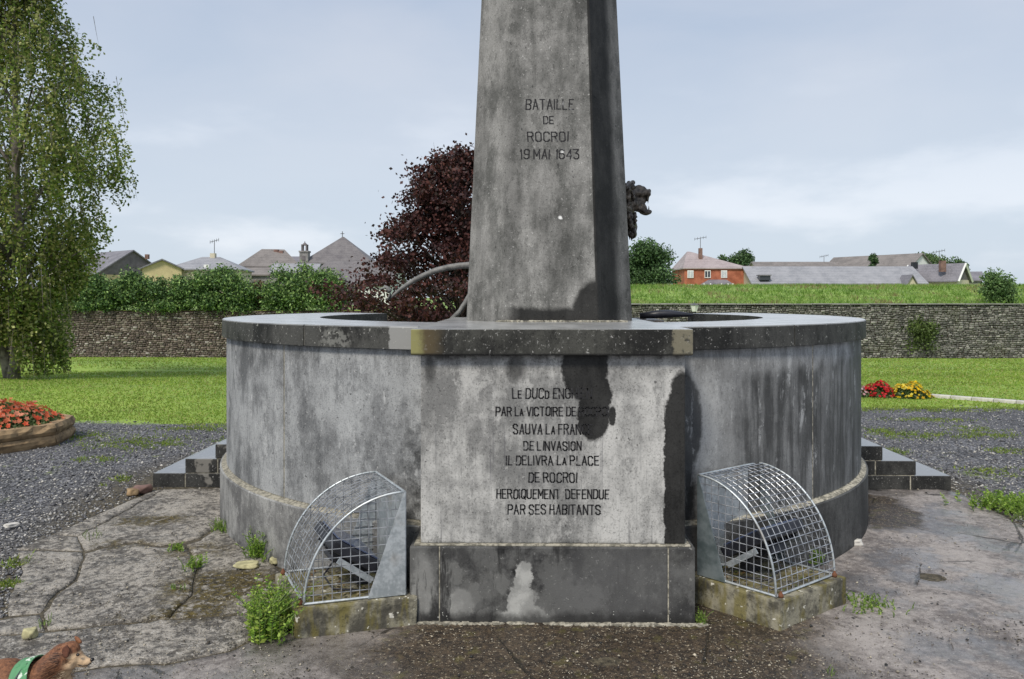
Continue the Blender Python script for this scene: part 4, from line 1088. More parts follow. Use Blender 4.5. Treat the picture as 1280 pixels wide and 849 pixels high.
tag(npmesh('rubble_stones', Vv, Ff, M['rubble'], wall, Cc), kind='stuff')
bm = bmesh.new(); cube(bm, (-17, 0.28, -0.43), (34, 0.48, 2.68)); cube(bm, (17.0, 0.28, -0.28), (33.99, 0.48, 2.99)); obj('wall_core', bm, M['peat'], wall)
i0 = 0
for k in range(34):
    xx = 0.6+k*0.98
    wbox('coping_stone', xx-0.47, xx+0.47, -0.09, 0.4, 1.235+rnd.uniform(-.008, .008), 1.285+rnd.uniform(-.008, .012), M['stone_grey'], wall, 0.01)

# ------------------------------------------------------------------ plants
def plant_thing(name, label, cat, base, group=None): return empty(name, label, cat, tuple(base), 0, group)
def branch_tree(root, m, trunk_pts, radii, limbs, name='trunk'):
    bm = bmesh.new(); tube(bm, trunk_pts, radii, 10); obj('trunk', bm, m, root, True)
    bm = bmesh.new()
    for pts, r0 in limbs: tube(bm, pts, [r0*(1-0.85*i/(len(pts)-1)) for i in range(len(pts))], 5, False)
    if limbs: obj('branches', bm, m, root, True)

# birch at the left
bb = P(18, 16.0, -0.12); birch = plant_thing('birch_tree', 'tall birch with drooping olive green foliage at the left edge of the lawn', 'tree', bb)
env_z = [0.35, 1.2, 2.1, 2.7, 3.6, 4.6, 5.6, 6.2, 6.8, 7.4, 8.0, 9.0, 10.5, 11.6]
env_r = [0.8, 0.95, 1.15, 1.45, 1.9, 2.05, 2.4, 2.35, 1.8, 1.2, 0.75, 0.7, 0.5, 0.2]
cents = []; sprays = []; limbs = []; btint = []
for k in range(560):
    z = rnd.uniform(0.7, 11.4); r = np.interp(z, env_z, env_r)*1.04; a = rnd.uniform(0, 2*math.pi); q = math.sqrt(rnd.uniform(0.08, 1.0))
    lump = 0.95+0.26*mn.noise(Vector((math.cos(a)*1.3, math.sin(a)*1.3, z*0.9)))*1.6
    rr_ = r*q*min(1.06, lump); p0 = Vector((rr_*math.cos(a), rr_*math.sin(a)*0.9, z))
    dens = 1.0 if z < 5.2 else 0.75
    if rnd.random() > dens: continue
    if k % 7 == 0:
        s0 = Vector((0, 0, max(0.8, z-0.75*rr_-0.5))); mid = s0.lerp(p0, 0.55)+Vector((0, 0, 0.25)); limbs.append(([s0, mid, p0, p0+Vector((0.1*math.cos(a), 0.1*math.sin(a), -0.3))], 0.035))
    ns = rnd.randint(5, 8); tb_ = rnd.uniform(0.62, 1.3)
    for j in range(ns):
        st = p0+Vector((rnd.gauss(0, .22), rnd.gauss(0, .22), rnd.gauss(0, .15))); L_ = rnd.uniform(0.35, 0.95); nl = int(L_*56)
        out = Vector((math.cos(a), math.sin(a), 0))*0.18
        for q2 in range(nl):
            t = q2/nl; pp_ = st+out*t*L_+Vector((0, 0, -t*L_))
            cents.append((pp_.x+rnd.gauss(0, .055), pp_.y+rnd.gauss(0, .055), pp_.z+rnd.gauss(0, .03))); btint.append(tb_)
        if rnd.random() < 0.4 and rr_ < r*0.9: limbs.append(([st+Vector((0, 0, 0.05)), st+out*L_*0.5+Vector((0, 0, -L_*0.5)), st+out*L_+Vector((0, 0, -L_))], 0.006))
cents = np.array(cents); n = len(cents)
cc = pick([(0.15, 0.22, 0.035), (0.22, 0.29, 0.065), (0.10, 0.16, 0.028), (0.42, 0.43, 0.17), (0.27, 0.28, 0.08)], n, 0.3)
cc = cc*np.array(btint)[:, None]
kp = ~((cents[:, 2] < 0.75) & (cents[:, 0] < 0.45)) & (cents[:, 2] > 0.12) & (np.hypot(cents[:, 0], cents[:, 1]) < np.interp(cents[:, 2], env_z, env_r)*1.12+0.08+0.12*np.sin(cents[:, 2]*3.1)+rng.normal(size=n)*0.05); cents = cents[kp]; cc = cc[kp]; n = len(cents)
yl = (cents[:, 2] < 2.9) & (cents[:, 0] < 0.0); cc[yl & (rng.random(n) < 0.3)] = (0.30, 0.25, 0.05)
V, F, Cc = leaves(cents, rng.uniform(0.03, 0.05, n), cc, 0.0)
tag(npmesh('foliage', V, F, M['leaf'], birch, Cc), kind='stuff')
bm = bmesh.new()
branch_tree(birch, M['bark'], [(-0.02, 0, -0.15), (0.0, 0, 0.3), (0.12, 0, 0.9), (0.16, 0, 2.2), (0.05, 0, 4), (0, 0, 7), (0, 0, 10.8)], [0.15, 0.11, 0.10, 0.09, 0.07, 0.045, 0.012], limbs)
bm = bmesh.new(); tube(bm, [(-0.05, 0.02, -0.15), (-0.2, 0.05, 0.35), (-0.4, 0.1, 1.0), (-0.6, 0.15, 2.2), (-0.8, 0.1, 4.2)], [0.14, 0.11, 0.10, 0.085, 0.03], 10); obj('trunk', bm, M['bark'], birch, True)

# purple maple behind the basin
mb = P(577, 15.0, 0.0); maple = plant_thing('purple_maple', 'dark purple leaved maple standing behind the basin left of the obelisk', 'tree', mb)
ez = [0.3, 1.0, 1.7, 2.3, 2.7, 3.4, 4.0, 4.35]; er = [2.1, 2.5, 2.3, 2.2, 1.9, 1.5, 1.05, 0.5]
cents = []; limbs = []; tint = []
for k in range(560):
    z = rnd.uniform(0.4, 4.35); r = np.interp(z, ez, er); a = rnd.uniform(0, 2*math.pi); q = math.sqrt(rnd.uniform(0.05, 1.0))
    rr_ = r*q*(0.90+0.75*mn.noise(Vector((math.cos(a)*1.6, math.sin(a)*1.6, z*1.4)))); p0 = Vector((rr_*math.cos(a), rr_*math.sin(a), z))
    if k % 3 == 0:
        s0 = Vector((0, 0, max(0.4, z-0.6*rr_-0.4))); limbs.append(([s0, s0.lerp(p0, 0.6)+Vector((0, 0, .12)), p0+Vector((0.12*math.cos(a), .12*math.sin(a), 0.15))], 0.03))
    nn = rnd.randint(60, 120); sg = rnd.uniform(0.11, 0.2); tb = rnd.random()
    for q2 in range(nn):
        cents.append((p0.x+rnd.gauss(0, sg), p0.y+rnd.gauss(0, sg), p0.z+rnd.gauss(0, sg*0.55))); tint.append(tb)
for k in range(26):
    a = rnd.uniform(0, 6.28); z = rnd.uniform(3.6, 4.35); r0 = np.interp(z, ez, er)*rnd.uniform(.3, .9); s0 = Vector((r0*math.cos(a), r0*math.sin(a), z-0.2)); limbs.append(([s0, s0+Vector((0.1*math.cos(a), 0, rnd.uniform(.3, .55)))], 0.008))
cents = np.array(cents); n = len(cents); tint = np.array(tint)
pal = np.array([(0.028, 0.012, 0.014), (0.05, 0.018, 0.017), (0.085, 0.03, 0.024), (0.045, 0.03, 0.026)])
cc = pal[np.clip((tint*2.2+rng.random(n)*2).astype(int), 0, 3)]*rng.uniform(0.7, 1.35, (n, 1))
V, F, Cc = leaves(cents, rng.uniform(0.025, 0.045, n), cc, 0, aspect=0.75)
tag(npmesh('foliage', V, F, M['dull_leaf'], maple, Cc), kind='stuff')
branch_tree(maple, M['dark_bark'], [(0, 0, -0.1), (0, 0, 0.6), (0.03, 0, 1.4), (0, 0, 2.6), (0, 0, 3.9)], [0.13, 0.11, 0.09, 0.06, 0.02], limbs)

def bush(name, label, cat, pxa, pxb, ytop, ybot, depth, cols, nleaf, leaf, thick=None, group=None, spiky=0.35, flat_top=False, trunk=True, lobes=26, m='dull_leaf'):
    base = PY((pxa+pxb)/2, ybot, depth); W_ = (pxb-pxa)/FPX*depth/2; H_ = (ybot-ytop)/FPX*depth; T_ = thick or W_
    root = plant_thing(name, label, cat, base, group); cen = []; tt = []
    for k in range(lobes):
        if flat_top: cx_ = rnd.uniform(-.93, .93)*W_; cz_ = rnd.uniform(0.12, 0.88-0.38*abs(cx_/W_)**2.5+0.10*math.sin(cx_*5+pxa))*H_; cy_ = rnd.uniform(-.6, .6)*T_
        else:
            a = rnd.uniform(0, 6.28); v = rnd.uniform(0.12, 0.86); rr_ = math.sqrt(rnd.random())*math.sin(math.acos(min(1, abs(2*v-0.9))))*0.78
            cx_ = rr_*math.cos(a)*W_; cy_ = rr_*math.sin(a)*T_; cz_ = v*H_
        s_ = (0.19 if flat_top else 0.2)*min(H_, 2*W_)*rnd.uniform(0.7, 1.3); k_ = nleaf//lobes
        u_ = rng.normal(size=(k_, 3)); u_ /= np.linalg.norm(u_, axis=1)[:, None]; rad = rng.uniform(0.3, 1.15, (k_, 1))
        q = u_*rad*s_*np.array([1.25, 1.25, 1]); q[:, 2] += np.abs(q[:, 2])*spiky*rng.random(k_)
        q += (cx_, cy_, cz_); cen.append(q); tt.append(np.clip(0.5+0.5*u_[:, 2]*rad[:, 0]+rng.normal(size=k_)*0.3+rnd.uniform(-.15, .15), 0, 0.999))
    q = np.concatenate(cen); tt = np.concatenate(tt); ok = q[:, 2] > -0.05*H_; q = q[ok]; tt = tt[ok]
    pal = np.array(cols); cc = pal[(rng.random(len(q))*len(pal)).astype(int)]*rng.uniform(.75, 1.3, (len(q), 1))
    V, F, Cc = leaves(q, rng.uniform(0.7, 1.2, len(q))*leaf, cc, 0.2, aspect=0.5)
    tag(npmesh('foliage', V, F, M[m], root, Cc), kind='stuff')
    if trunk:
        bm = bmesh.new(); tube(bm, [(0, 0, -0.3), (0.02*W_, 0, 0.3*H_), (0, 0, 0.75*H_)], [0.04*H_, 0.028*H_, 0.01*H_], 7); obj('trunk', bm, M['bark'], root, True)
    return root
hg = [(0.06, 0.12, 0.04), (0.10, 0.18, 0.055), (0.24, 0.35, 0.11), (0.06, 0.11, 0.04)]
HD = 40.65; hb = HY+(EYE-0.9)/HD*FPX+3.5
bush('hedge_shrub', 'dense green conifer hedge shrub nearest the birch on the rampart wall', 'hedge', 60, 145, 344, hb, HD, hg, 16000, 0.075, 0.8, 'hedge shrubs on the rampart wall', 0.3, True, lobes=70)
bush('hedge_shrub', 'dense green hedge shrub in front of the yellow gabled house', 'hedge', 135, 212, 342, hb+1, HD, hg, 16000, 0.075, 0.8, 'hedge shrubs on the rampart wall', 0.3, True, lobes=70)
bush('hedge_shrub', 'tall shaggy green hedge shrub left of the brown shrub on the wall', 'hedge', 205, 318, 337, hb+1, HD-0.1, hg+[(0.17, 0.28, 0.08)], 24000, 0.08, 0.9, 'hedge shrubs on the rampart wall', 0.4, True, lobes=80)
bush('hedge_shrub', 'rounded bright green hedge shrub right of the brown shrub on the wall', 'hedge', 328, 430, 335, hb-1, HD-0.1, hg+[(0.17, 0.28, 0.08)], 24000, 0.08, 0.9, 'hedge shrubs on the rampart wall', 0.4, True, lobes=80)
bush('brown_shrub', 'thin withered brown shrub between two green hedge shrubs on the wall', 'shrub', 312, 338, 350, hb, HD+0.4, [(0.16, 0.10, 0.06), (0.22, 0.15, 0.09), (0.12, 0.11, 0.05)], 2200, 0.07, 0.5, None, 0.5, lobes=18)
bush('shrub', 'low rough olive shrub on the wall beside the purple maple', 'shrub', 415, 462, 366, hb+2, HD+0.8, [(0.13, 0.14, 0.06), (0.2, 0.2, 0.09), (0.1, 0.13, 0.04)], 2600, 0.08, 0.6, None, 0.3, True, lobes=22)
fg = [(0.05, 0.095, 0.035), (0.075, 0.14, 0.05), (0.11, 0.19, 0.07), (0.035, 0.07, 0.028)]
bush('leafy_tree', 'round green tree beyond the rampart just right of the obelisk', 'tree', 778, 846, 302, 364, 62, fg, 16000, 0.13, None, None, 0.3, lobes=46)
bush('rampart_bush', 'small green bush growing at the top of the rampart wall at far right', 'bush', 1226, 1268, 337, 381, 41, [(0.07, 0.13, 0.045), (0.11, 0.19, 0.065), (0.15, 0.24, 0.08)], 5200, 0.075, 0.7, None, 0.6, lobes=26)
bush('wall_plant', 'green plant growing out of the face of the rampart wall at right', 'plant', 1128, 1172, 392, 446, 39.7, [(0.09, 0.13, 0.04), (0.13, 0.18, 0.05), (0.07, 0.10, 0.03)], 3000, 0.07, 0.35, None, 0.3, trunk=False, lobes=22)
bush('distant_tree', 'dark round tree behind the annex of the red brick house', 'tree', 911, 943, 315, 345, 125, fg, 4200, 0.22, None, 'distant trees', 0.3, lobes=20)
bush('distant_tree', 'low dark tree peeping over the right slope of the red brick house roof', 'tree', 886, 913, 320, 345, 130, fg, 2600, 0.22, None, 'distant trees', 0.3, lobes=16)
bush('distant_tree', 'broad pale green tree behind the slate gabled house', 'tree', 1136, 1186, 317, 350, 135, [(0.10, 0.16, 0.06), (0.14, 0.21, 0.08), (0.07, 0.12, 0.05)], 5200, 0.24, None, 'distant trees', 0.3, lobes=26)
bush('distant_tree', 'dark tree sloping down behind the right gable of the slate house', 'tree', 1180, 1212, 323, 352, 135, fg, 3400, 0.22, None, 'distant trees', 0.3, lobes=20)
bush('distant_tree', 'small pointed conifer in front of the white gabled barn', 'tree', 1082, 1097, 319, 340, 100, fg, 1500, 0.16, None, 'distant trees', 0.9, lobes=10)
bush('distant_tree', 'small pale green tree showing between the two long slate roofs', 'tree', 970, 984, 330, 345, 112, [(0.14, 0.2, 0.07)], 800, 0.18, None, 'distant trees', 0.5, lobes=8)

# ------------------------------------------------------------------ houses
def poly_obj(name, faces, m, parent, thick=0.0):
    bm = bmesh.new()
    for f in faces: bm.faces.new([bm.verts.new(p) for p in f])
    bmesh.ops.remove_doubles(bm, verts=bm.verts[:], dist=0.001); bmesh.ops.recalc_face_normals(bm, faces=bm.faces[:])
    return obj(name, bm, m, parent)
def house(name, label, px, depth, L, Wd, y_eave, y_ridge, rot, wall_m, roof_m, hipL=0.0, hipR=0.0, gable_m=None, zb=0.0, cat='house', group=None, over=0.25, barge=None):
    """ridge along local x (length L), width Wd; px = column of the centre"""
    c = P(px, depth, 0); ze = EYE-(y_eave-HY)/FPX*depth; zr = EYE-(y_ridge-HY)/FPX*depth
    root = empty(name, label, cat, (c.x, c.y, zb), YAW+rot, group); ze -= zb; zr -= zb
    a, b = L/2, Wd/2
    w4 = [(-a, -b), (a, -b), (a, b), (-a, b)]
    poly_obj('wall', [[(*w4[i], 0), (*w4[(i+1) % 4], 0), (*w4[(i+1) % 4], ze), (*w4[i], ze)] for i in range(4)], wall_m, root)
    if hipL == 0: poly_obj('gable', [[(-a+.01, -b, ze), (-a+.01, b, ze), (-a+.01, 0, zr-0.02)]], gable_m or wall_m, root)
    if hipR == 0: poly_obj('gable', [[(a-.01, -b, ze), (a-.01, b, ze), (a-.01, 0, zr-0.02)]], gable_m or wall_m, root)
    o = over; sl_ = (zr-ze)/b; zo = ze-sl_*o
    A_, B_ = a+o, b+o; rl = (-a-o if hipL == 0 else -a+hipL); rr_ = (a+o if hipR == 0 else a-hipR); th = 0.14
    def slab_(pts): 
        bm = bmesh.new(); t_ = [bm.verts.new((p[0], p[1], p[2]+th)) for p in pts]; b_ = [bm.verts.new(p) for p in pts]; n_ = len(pts)
        bm.faces.new(t_); bm.faces.new(b_[::-1])
        for i in range(n_): bm.faces.new((t_[i], b_[i], b_[(i+1) % n_], t_[(i+1) % n_]))
        bmesh.ops.recalc_face_normals(bm, faces=bm.faces[:]); obj('roof_slope', bm, roof_m, root)
    slab_([(-A_, -B_, zo), (A_, -B_, zo), (rr_, 0, zr), (rl, 0, zr)]); slab_([(A_, B_, zo), (-A_, B_, zo), (rl, 0, zr), (rr_, 0, zr)])
    if hipL: slab_([(-A_, B_, zo), (-A_, -B_, zo), (rl, 0, zr)])
    if hipR: slab_([(A_, -B_, zo), (A_, B_, zo), (rr_, 0, zr)])
    if barge:
        for s_ in ([-1] if hipL == 0 else [])+([1] if hipR == 0 else []):
            for q in (-1, 1):
                bm = bmesh.new(); x_ = s_*(a+o+0.03); tube(bm, [(x_, q*B_, zo+0.05), (x_, 0, zr+0.07)], 0.13, 4); obj('bargeboard', bm, barge, root)
    root['_ze'] = ze; root['_zr'] = zr
    del root['_ze'], root['_zr']
    return root, ze, zr
def place(root, name, px, py, depth, w_, h_, d_, m, bev=0.0):
    """box part at a place given by sight line"""
    c = PY(px, py, depth); mw = Matrix.Translation(root.location) @ Matrix.Rotation(root.rotation_euler.z, 4, 'Z'); q = mw.inverted() @ c
    bm = bmesh.new(); cube(bm, q, (w_, d_, h_), YAW-root.rotation_euler.z, bev); return obj(name, bm, m, root)
def antenna(root, px, ybase, ytop, depth, span=1.2):
    a = PY(px, ybase, depth); b = PY(px, ytop, depth); mw = (Matrix.Translation(root.location) @ Matrix.Rotation(root.rotation_euler.z, 4, 'Z')).inverted()
    bm = bmesh.new(); tube(bm, [mw @ a, mw @ b], 0.035, 5)
    tube(bm, [mw @ (b+Vector((-span/2, 0, -0.15))), mw @ (b+Vector((span/2, 0, 0.1)))], 0.03, 4)
    for k in range(5):
        q = b+Vector((-span/2+span*k/4, 0, -0.15+0.25*k/4)); tube(bm, [mw @ (q+Vector((0, 0, -.18))), mw @ (q+Vector((0, 0, .18)))], 0.02, 4)
    obj('antenna', bm, M['iron'], root)
ppm = lambda d_: FPX/d_
# left group
h, ze, zr = house('house', 'slate roofed yellow house with dark slate gable, nearest the birch', 141, 84, 9.0, 7.5, 345, 316, R(-38), M['yellow_render'], M['slate_roof'], gable_m=M['slate_wall'])
place(h, 'chimney', 184, 321, 82, 0.35, 0.5, 0.35, M['chimney_brick'])
h, ze, zr = house('house', 'small house with pale gable half hidden by the birch foliage', 105, 82, 5.0, 6.0, 348, 324, R(60), M['cream_render'], M['slate_roof'])
h, ze, zr = house('house', 'small yellow gabled house with grey roof above the hedge', 203, 76, 6.0, 3.4, 337, 327, R(-66), M['yellow_render'], M['slate_roof'])
h, ze, zr = house('house', 'blue grey hipped roof house with aerial and skylight above the hedge', 264, 80, 7.0, 6.0, 338, 323, R(8), M['cream_render'], M['pale_roof'], 2.6, 2.6)
place(h, 'chimney', 266.5, 321, 80, 0.5, 0.7, 0.5, M['cream_render']); antenna(h, 268, 319, 301, 80, 0.9); place(h, 'skylight', 258, 333, 77.2, 0.5, 0.35, 0.08, M['white_paint'])
h, ze, zr = house('house', 'brown hipped roof house with two small chimneys left of the bell tower', 335, 92, 6.6, 6.4, 334, 313, R(20), M['stone_grey'], M['brown_roof'], 2.6, 1.4)
for a in (345.5, 351.5): place(h, 'chimney', a, 316.5+(a-345)*0.3, 92, 0.5, 0.9, 0.5, M['chimney_brick'])
h, ze, zr = house('house', 'low slate roofed building joining the brown roofed house and the bell tower', 366, 98, 4.5, 5.0, 333, 322, 0, M['stone_grey'], M['slate_roof'])
h, ze, zr = house('house', 'lower grey roofed building below the brown hipped roof', 322, 86, 7.0, 3.0, 344, 336, R(4), M['stone_grey'], M['brown_roof'])
h, ze, zr = house('house', 'pale blue grey low roof at the foot of the bell tower', 371, 86, 4.8, 3.4, 341, 331, R(3), M['stone_grey'], M['pale_roof'])
# bell tower
TD = 96; tb = P(381, TD, 0.5); tw = empty('bell_tower', 'small square bell tower with open arched lantern on top', 'tower', tuple(tb), YAW)
def tz(py): return EYE-(py-HY)/FPX*TD-0.5
s_ = 1/ppm(TD)
def tpart(nm, w_, z0, z1, m): 
    bm = bmesh.new(); cube(bm, (0, 0, (z0+z1)/2), (w_, w_, z1-z0), 0, 0.02); return obj(nm, bm, m, tw)
tpart('shaft', 10.6*s_, 0, tz(316), M['stone_grey']); tpart('cornice', 12.2*s_, tz(316), tz(313.8), M['stone_grey'])
for a in (-1, 1):
    for b in (-1, 1):
        bm = bmesh.new(); cube(bm, (a*2.7*s_, b*2.7*s_, (tz(313.8)+tz(306.5))/2), (0.17, 0.17, tz(306.5)-tz(313.8)), 0); obj('post', bm, M['slate_wall'], tw)
tpart('lantern_plate', 7.4*s_, tz(307), tz(305.8), M['slate_wall'])
bm = bmesh.new(); bmesh.ops.create_cone(bm, cap_ends=True, segments=8, radius1=3.4*s_, radius2=0.8*s_, depth=tz(303.4)-tz(305.8), matrix=Matrix.Translation((0, 0, (tz(303.4)+tz(305.8))/2))); obj('dome', bm, M['slate_wall'], tw)
bm = bmesh.new(); tube(bm, [(0, 0, tz(303.6)), (0, 0, tz(301.5))], [0.08, 0.02], 6); obj('finial', bm, M['iron'], tw)
bm = bmesh.new(); cube(bm, (0, -5.32*s_, (tz(320)+tz(326))/2), (4.5*s_, 0.05, tz(320)-tz(326))); obj('louvre', bm, M['slate_wall'], tw)
# big church-like roof
h, ze, zr = house('church', 'large building with tall pointed slate roof and finial behind the purple maple', 429, 100, 8.6, 8.4, 330, 297.5, R(2), M['stone_grey'], M['dark_roof'], 4.2, 4.2, cat='church')
a = PY(428, 297, 100); mw = (Matrix.Translation(h.location) @ Matrix.Rotation(h.rotation_euler.z, 4, 'Z')).inverted(); bm = bmesh.new(); q = mw @ a
tube(bm, [q, q+Vector((0, 0, 0.8))], 0.05, 5); tube(bm, [q+Vector((-.25, 0, .5)), q+Vector((.25, 0, .5))], 0.04, 4); obj('finial_cross', bm, M['iron'], h)
h, ze, zr = house('house', 'long brown grey roofed white house beside the purple maple', 447, 72, 7.6, 7.0, 356, 328, R(-3), M['white_paint'], M['dark_roof'], 0.9, 0, barge=None)
place(h, 'window', 439.5, 364, 68.4, 0.45, 0.6, 0.1, M['window_dark']); place(h, 'window', 426, 361, 68.4, 0.35, 0.4, 0.1, M['window_dark'])
# right group: brick house
BD = 96
h, ze, zr = house('brick_house', 'red brick house with white windows and pinkish hipped roof', 886, BD, 76.5/ppm(BD), 7.0, 336.5, 316, R(0), M['brick'], M['pink_roof'], 1.1, 6.2, over=0.2)
fd = BD-3.5
k = 1/ppm(fd)
def hwin(px_, py_, w_, h_, pane='curtain', bars=True):
    f = place(h, 'window', px_, py_, fd-0.03, w_*k, h_*k, 0.12, M['white_paint'])
    c = PY(px_, py_, fd-0.10); q = mwh @ c
    if bars:
        for s_ in (-1, 1):
            bm = bmesh.new(); cube(bm, q+Vector((s_*w_*k*0.23, 0, 0)), (w_*k*0.34, 0.03, h_*k*0.78)); obj('pane', bm, M[pane], f)
mwh = (Matrix.Translation(h.location) @ Matrix.Rotation(h.rotation_euler.z, 4, 'Z')).inverted()
def mid(pxp): return 640+(pxp-640)
for a, pn in ((863, 'curtain'), (884.5, 'window_dark'), (905, 'curtain')): hwin(a, 342.8, 7.6, 9.5, pn)
hwin(863, 358, 7.6, 5, 'curtain', False)
place(h, 'chimney', 875.5, 318, BD-1.6, 0.42, 1.5, 0.42, M['chimney_brick']); antenna(h, 875.5, 312, 297.5, BD-1.6, 1.4)
# porch
po = []
a0, a1, a2, a3 = PY(875, 356, fd-1.6), PY(886, 349.5, fd), PY(908, 349.5, fd), PY(918, 356, fd-1.6)
poly_obj('porch_roof', [[mwh @ p_ for p_ in (a0, a3, a2, a1)]], M['slate_roof'], h)
for q in (880, 888, 902, 910, 916): place(h, 'porch_post', q, 359, fd-1.5, 0.14, 0.9, 0.14, M['white_paint'])
place(h, 'porch_panel', 896, 360, fd-1.4, 3.4, 0.8, 0.06, M['window_dark'])
h, ze, zr = house('house', 'small grey roofed annex between the red brick house and the long barn', 934, 99, 2.3, 6.0, 352, 334, R(0), M['stone_grey'], M['pink_roof'])
h, ze, zr = house('barn', 'long low barn with pale slate roof and a small dormer', 1034, 92, 206/ppm(92), 7.0, 355, 334.5, R(-1.0), M['cream_render'], M['pale_roof'], cat='barn')
place(h, 'dormer', 955, 347.5, 89, 1.2, 0.55, 0.9, M['window_dark']); place(h, 'dormer_roof', 955, 344.2, 89, 1.4, 0.12, 1.2, M['slate_roof'])
h, ze, zr = house('barn', 'long brown roofed barn behind the pale slate barn', 991, 112, 100/ppm(112), 8, 345, 328.5, 0, M['cream_render'], M['brown_roof'], cat='barn'); antenna(h, 1030, 328, 320, 112, 1.2)
h, ze, zr = house('barn', 'brown roofed barn with tall white gable facing right', 1095, 108, 13, 6.5, 340, 320.5, R(-58), M['cream_render'], M['brown_roof'], gable_m=M['white_paint'], cat='barn'); 
h, ze, zr = house('shed', 'tiny gabled shed end at the right end of the pale slate barn', 1134, 88, 2.0, 1.3, 357, 345, R(-90), M['cream_render'], M['slate_roof'], gable_m=M['cream_render'], cat='shed')
h, ze, zr = house('house', 'slate roofed house with white edged slate gable and brick chimney', 1170, 92, 6.0, 3.4, 350.5, 331.5, R(-52), M['cream_render'], M['slate_roof'], gable_m=M['slate_wall'], barge=M['white_paint'])
place(h, 'chimney', 1178, 333, 90, 0.6, 1.3, 0.5, M['chimney_brick']); place(h, 'chimney', 1143, 332, 92.5, 0.6, 0.8, 0.5, M['black_plastic']); antenna(h, 1174, 328, 314, 91, 1.3)
h, ze, zr = house('house', 'low grey roof sloping away at the far right of the village', 1206, 100, 3.4, 4.5, 351, 341, R(-25), M['stone_grey'], M['slate_roof'])

# ------------------------------------------------------------------ lantern on a post
lpz = P(868, 27, 0); gz = hgt(lpz.x, lpz.y); lan = empty('lantern_post', 'small white glazed lantern on a post showing just above the round wall', 'lantern', (lpz.x, lpz.y, gz))
zt = EYE-(379-HY)/FPX*27-gz; zbm = EYE-(389.5-HY)/FPX*27-gz
bm = bmesh.new(); tube(bm, [(0, 0, 0), (0, 0, zbm-0.01)], [0.05, 0.03], 8); obj('post', bm, M['iron'], lan, True)
bm = bmesh.new(); bmesh.ops.create_cone(bm, cap_ends=True, segments=6, radius1=0.09, radius2=0.15, depth=zt-zbm-0.08, matrix=Matrix.Translation((0, 0, (zt+zbm-0.08)/2))); obj('glass', bm, M['white_paint'], lan)
bm = bmesh.new(); bmesh.ops.create_cone(bm, cap_ends=True, segments=6, radius1=0.17, radius2=0.02, depth=0.08, matrix=Matrix.Translation((0, 0, zt-0.04))); tube(bm, [(0, 0, zt), (0, 0, zt+0.05)], 0.012, 6); obj('roof', bm, M['iron'], lan)

# ------------------------------------------------------------------ planter with red flowers
pc = P(-12, 8.42, 0); pl = empty('stone_planter', 'low tan rough stone planter of red flowers at the left edge of the gravel', 'planter', (pc.x, pc.y, 0))
NS = 8; RP = 0.80; off = R(-22.5+14)
for course in range(2):
    for k in range(NS):
        a0 = off+2*math.pi*k/NS; a1 = off+2*math.pi*(k+1)/NS; z0 = course*0.12; z1 = z0+0.115
        p0 = Vector((math.cos(a0), math.sin(a0)))*RP; p1 = Vector((math.cos(a1), math.sin(a1)))*RP
        bm = bmesh.new(); N = 8; grid = []
        for i in range(N+1):
            t = i/N; col = []
            for j in range(4):
                s_ = j/3; p_ = p0.lerp(p1, t); nrm = ((p0+p1)/2).normalized()
                bul = (0.035*math.sin(math.pi*s_)*(0.4+0.6*abs(mn.noise(Vector((k*3+course*7, t*2.6, s_*1.5))))*2) + 0.018*mn.noise(Vector((t*5, s_*4, k+course*3))))
                edge = 0 if 0 < i < N else -0.006
                v = p_+nrm*(bul+edge)-((p1-p0).normalized()*0.002*(1 if i == N else -1 if i == 0 else 0)); col.append(bm.verts.new((v.x, v.y, z0+(z1-z0)*s_+0.006*mn.noise(Vector((t*4, k, 2)))*(1 if j == 3 else 0))))
            inn = p_*0.84; col.append(bm.verts.new((inn.x, inn.y, z1))); col.append(bm.verts.new((inn.x, inn.y, z0)))
            grid.append(col)
        for i in range(N):
            for j in range(6): bm.faces.new((grid[i][j], grid[i+1][j], grid[i+1][(j+1) % 6], grid[i][(j+1) % 6]))
        bm.faces.new(grid[0]); bm.faces.new(grid[-1][::-1]); bmesh.ops.recalc_face_normals(bm, faces=bm.faces[:])
        obj('stone', bm, M['sandstone'], pl)
bm = bmesh.new(); bmesh.ops.create_circle(bm, cap_ends=True, segments=24, radius=0.69, matrix=Matrix.Translation((0, 0, 0.20))); obj('soil', bm, M['peat'], pl)
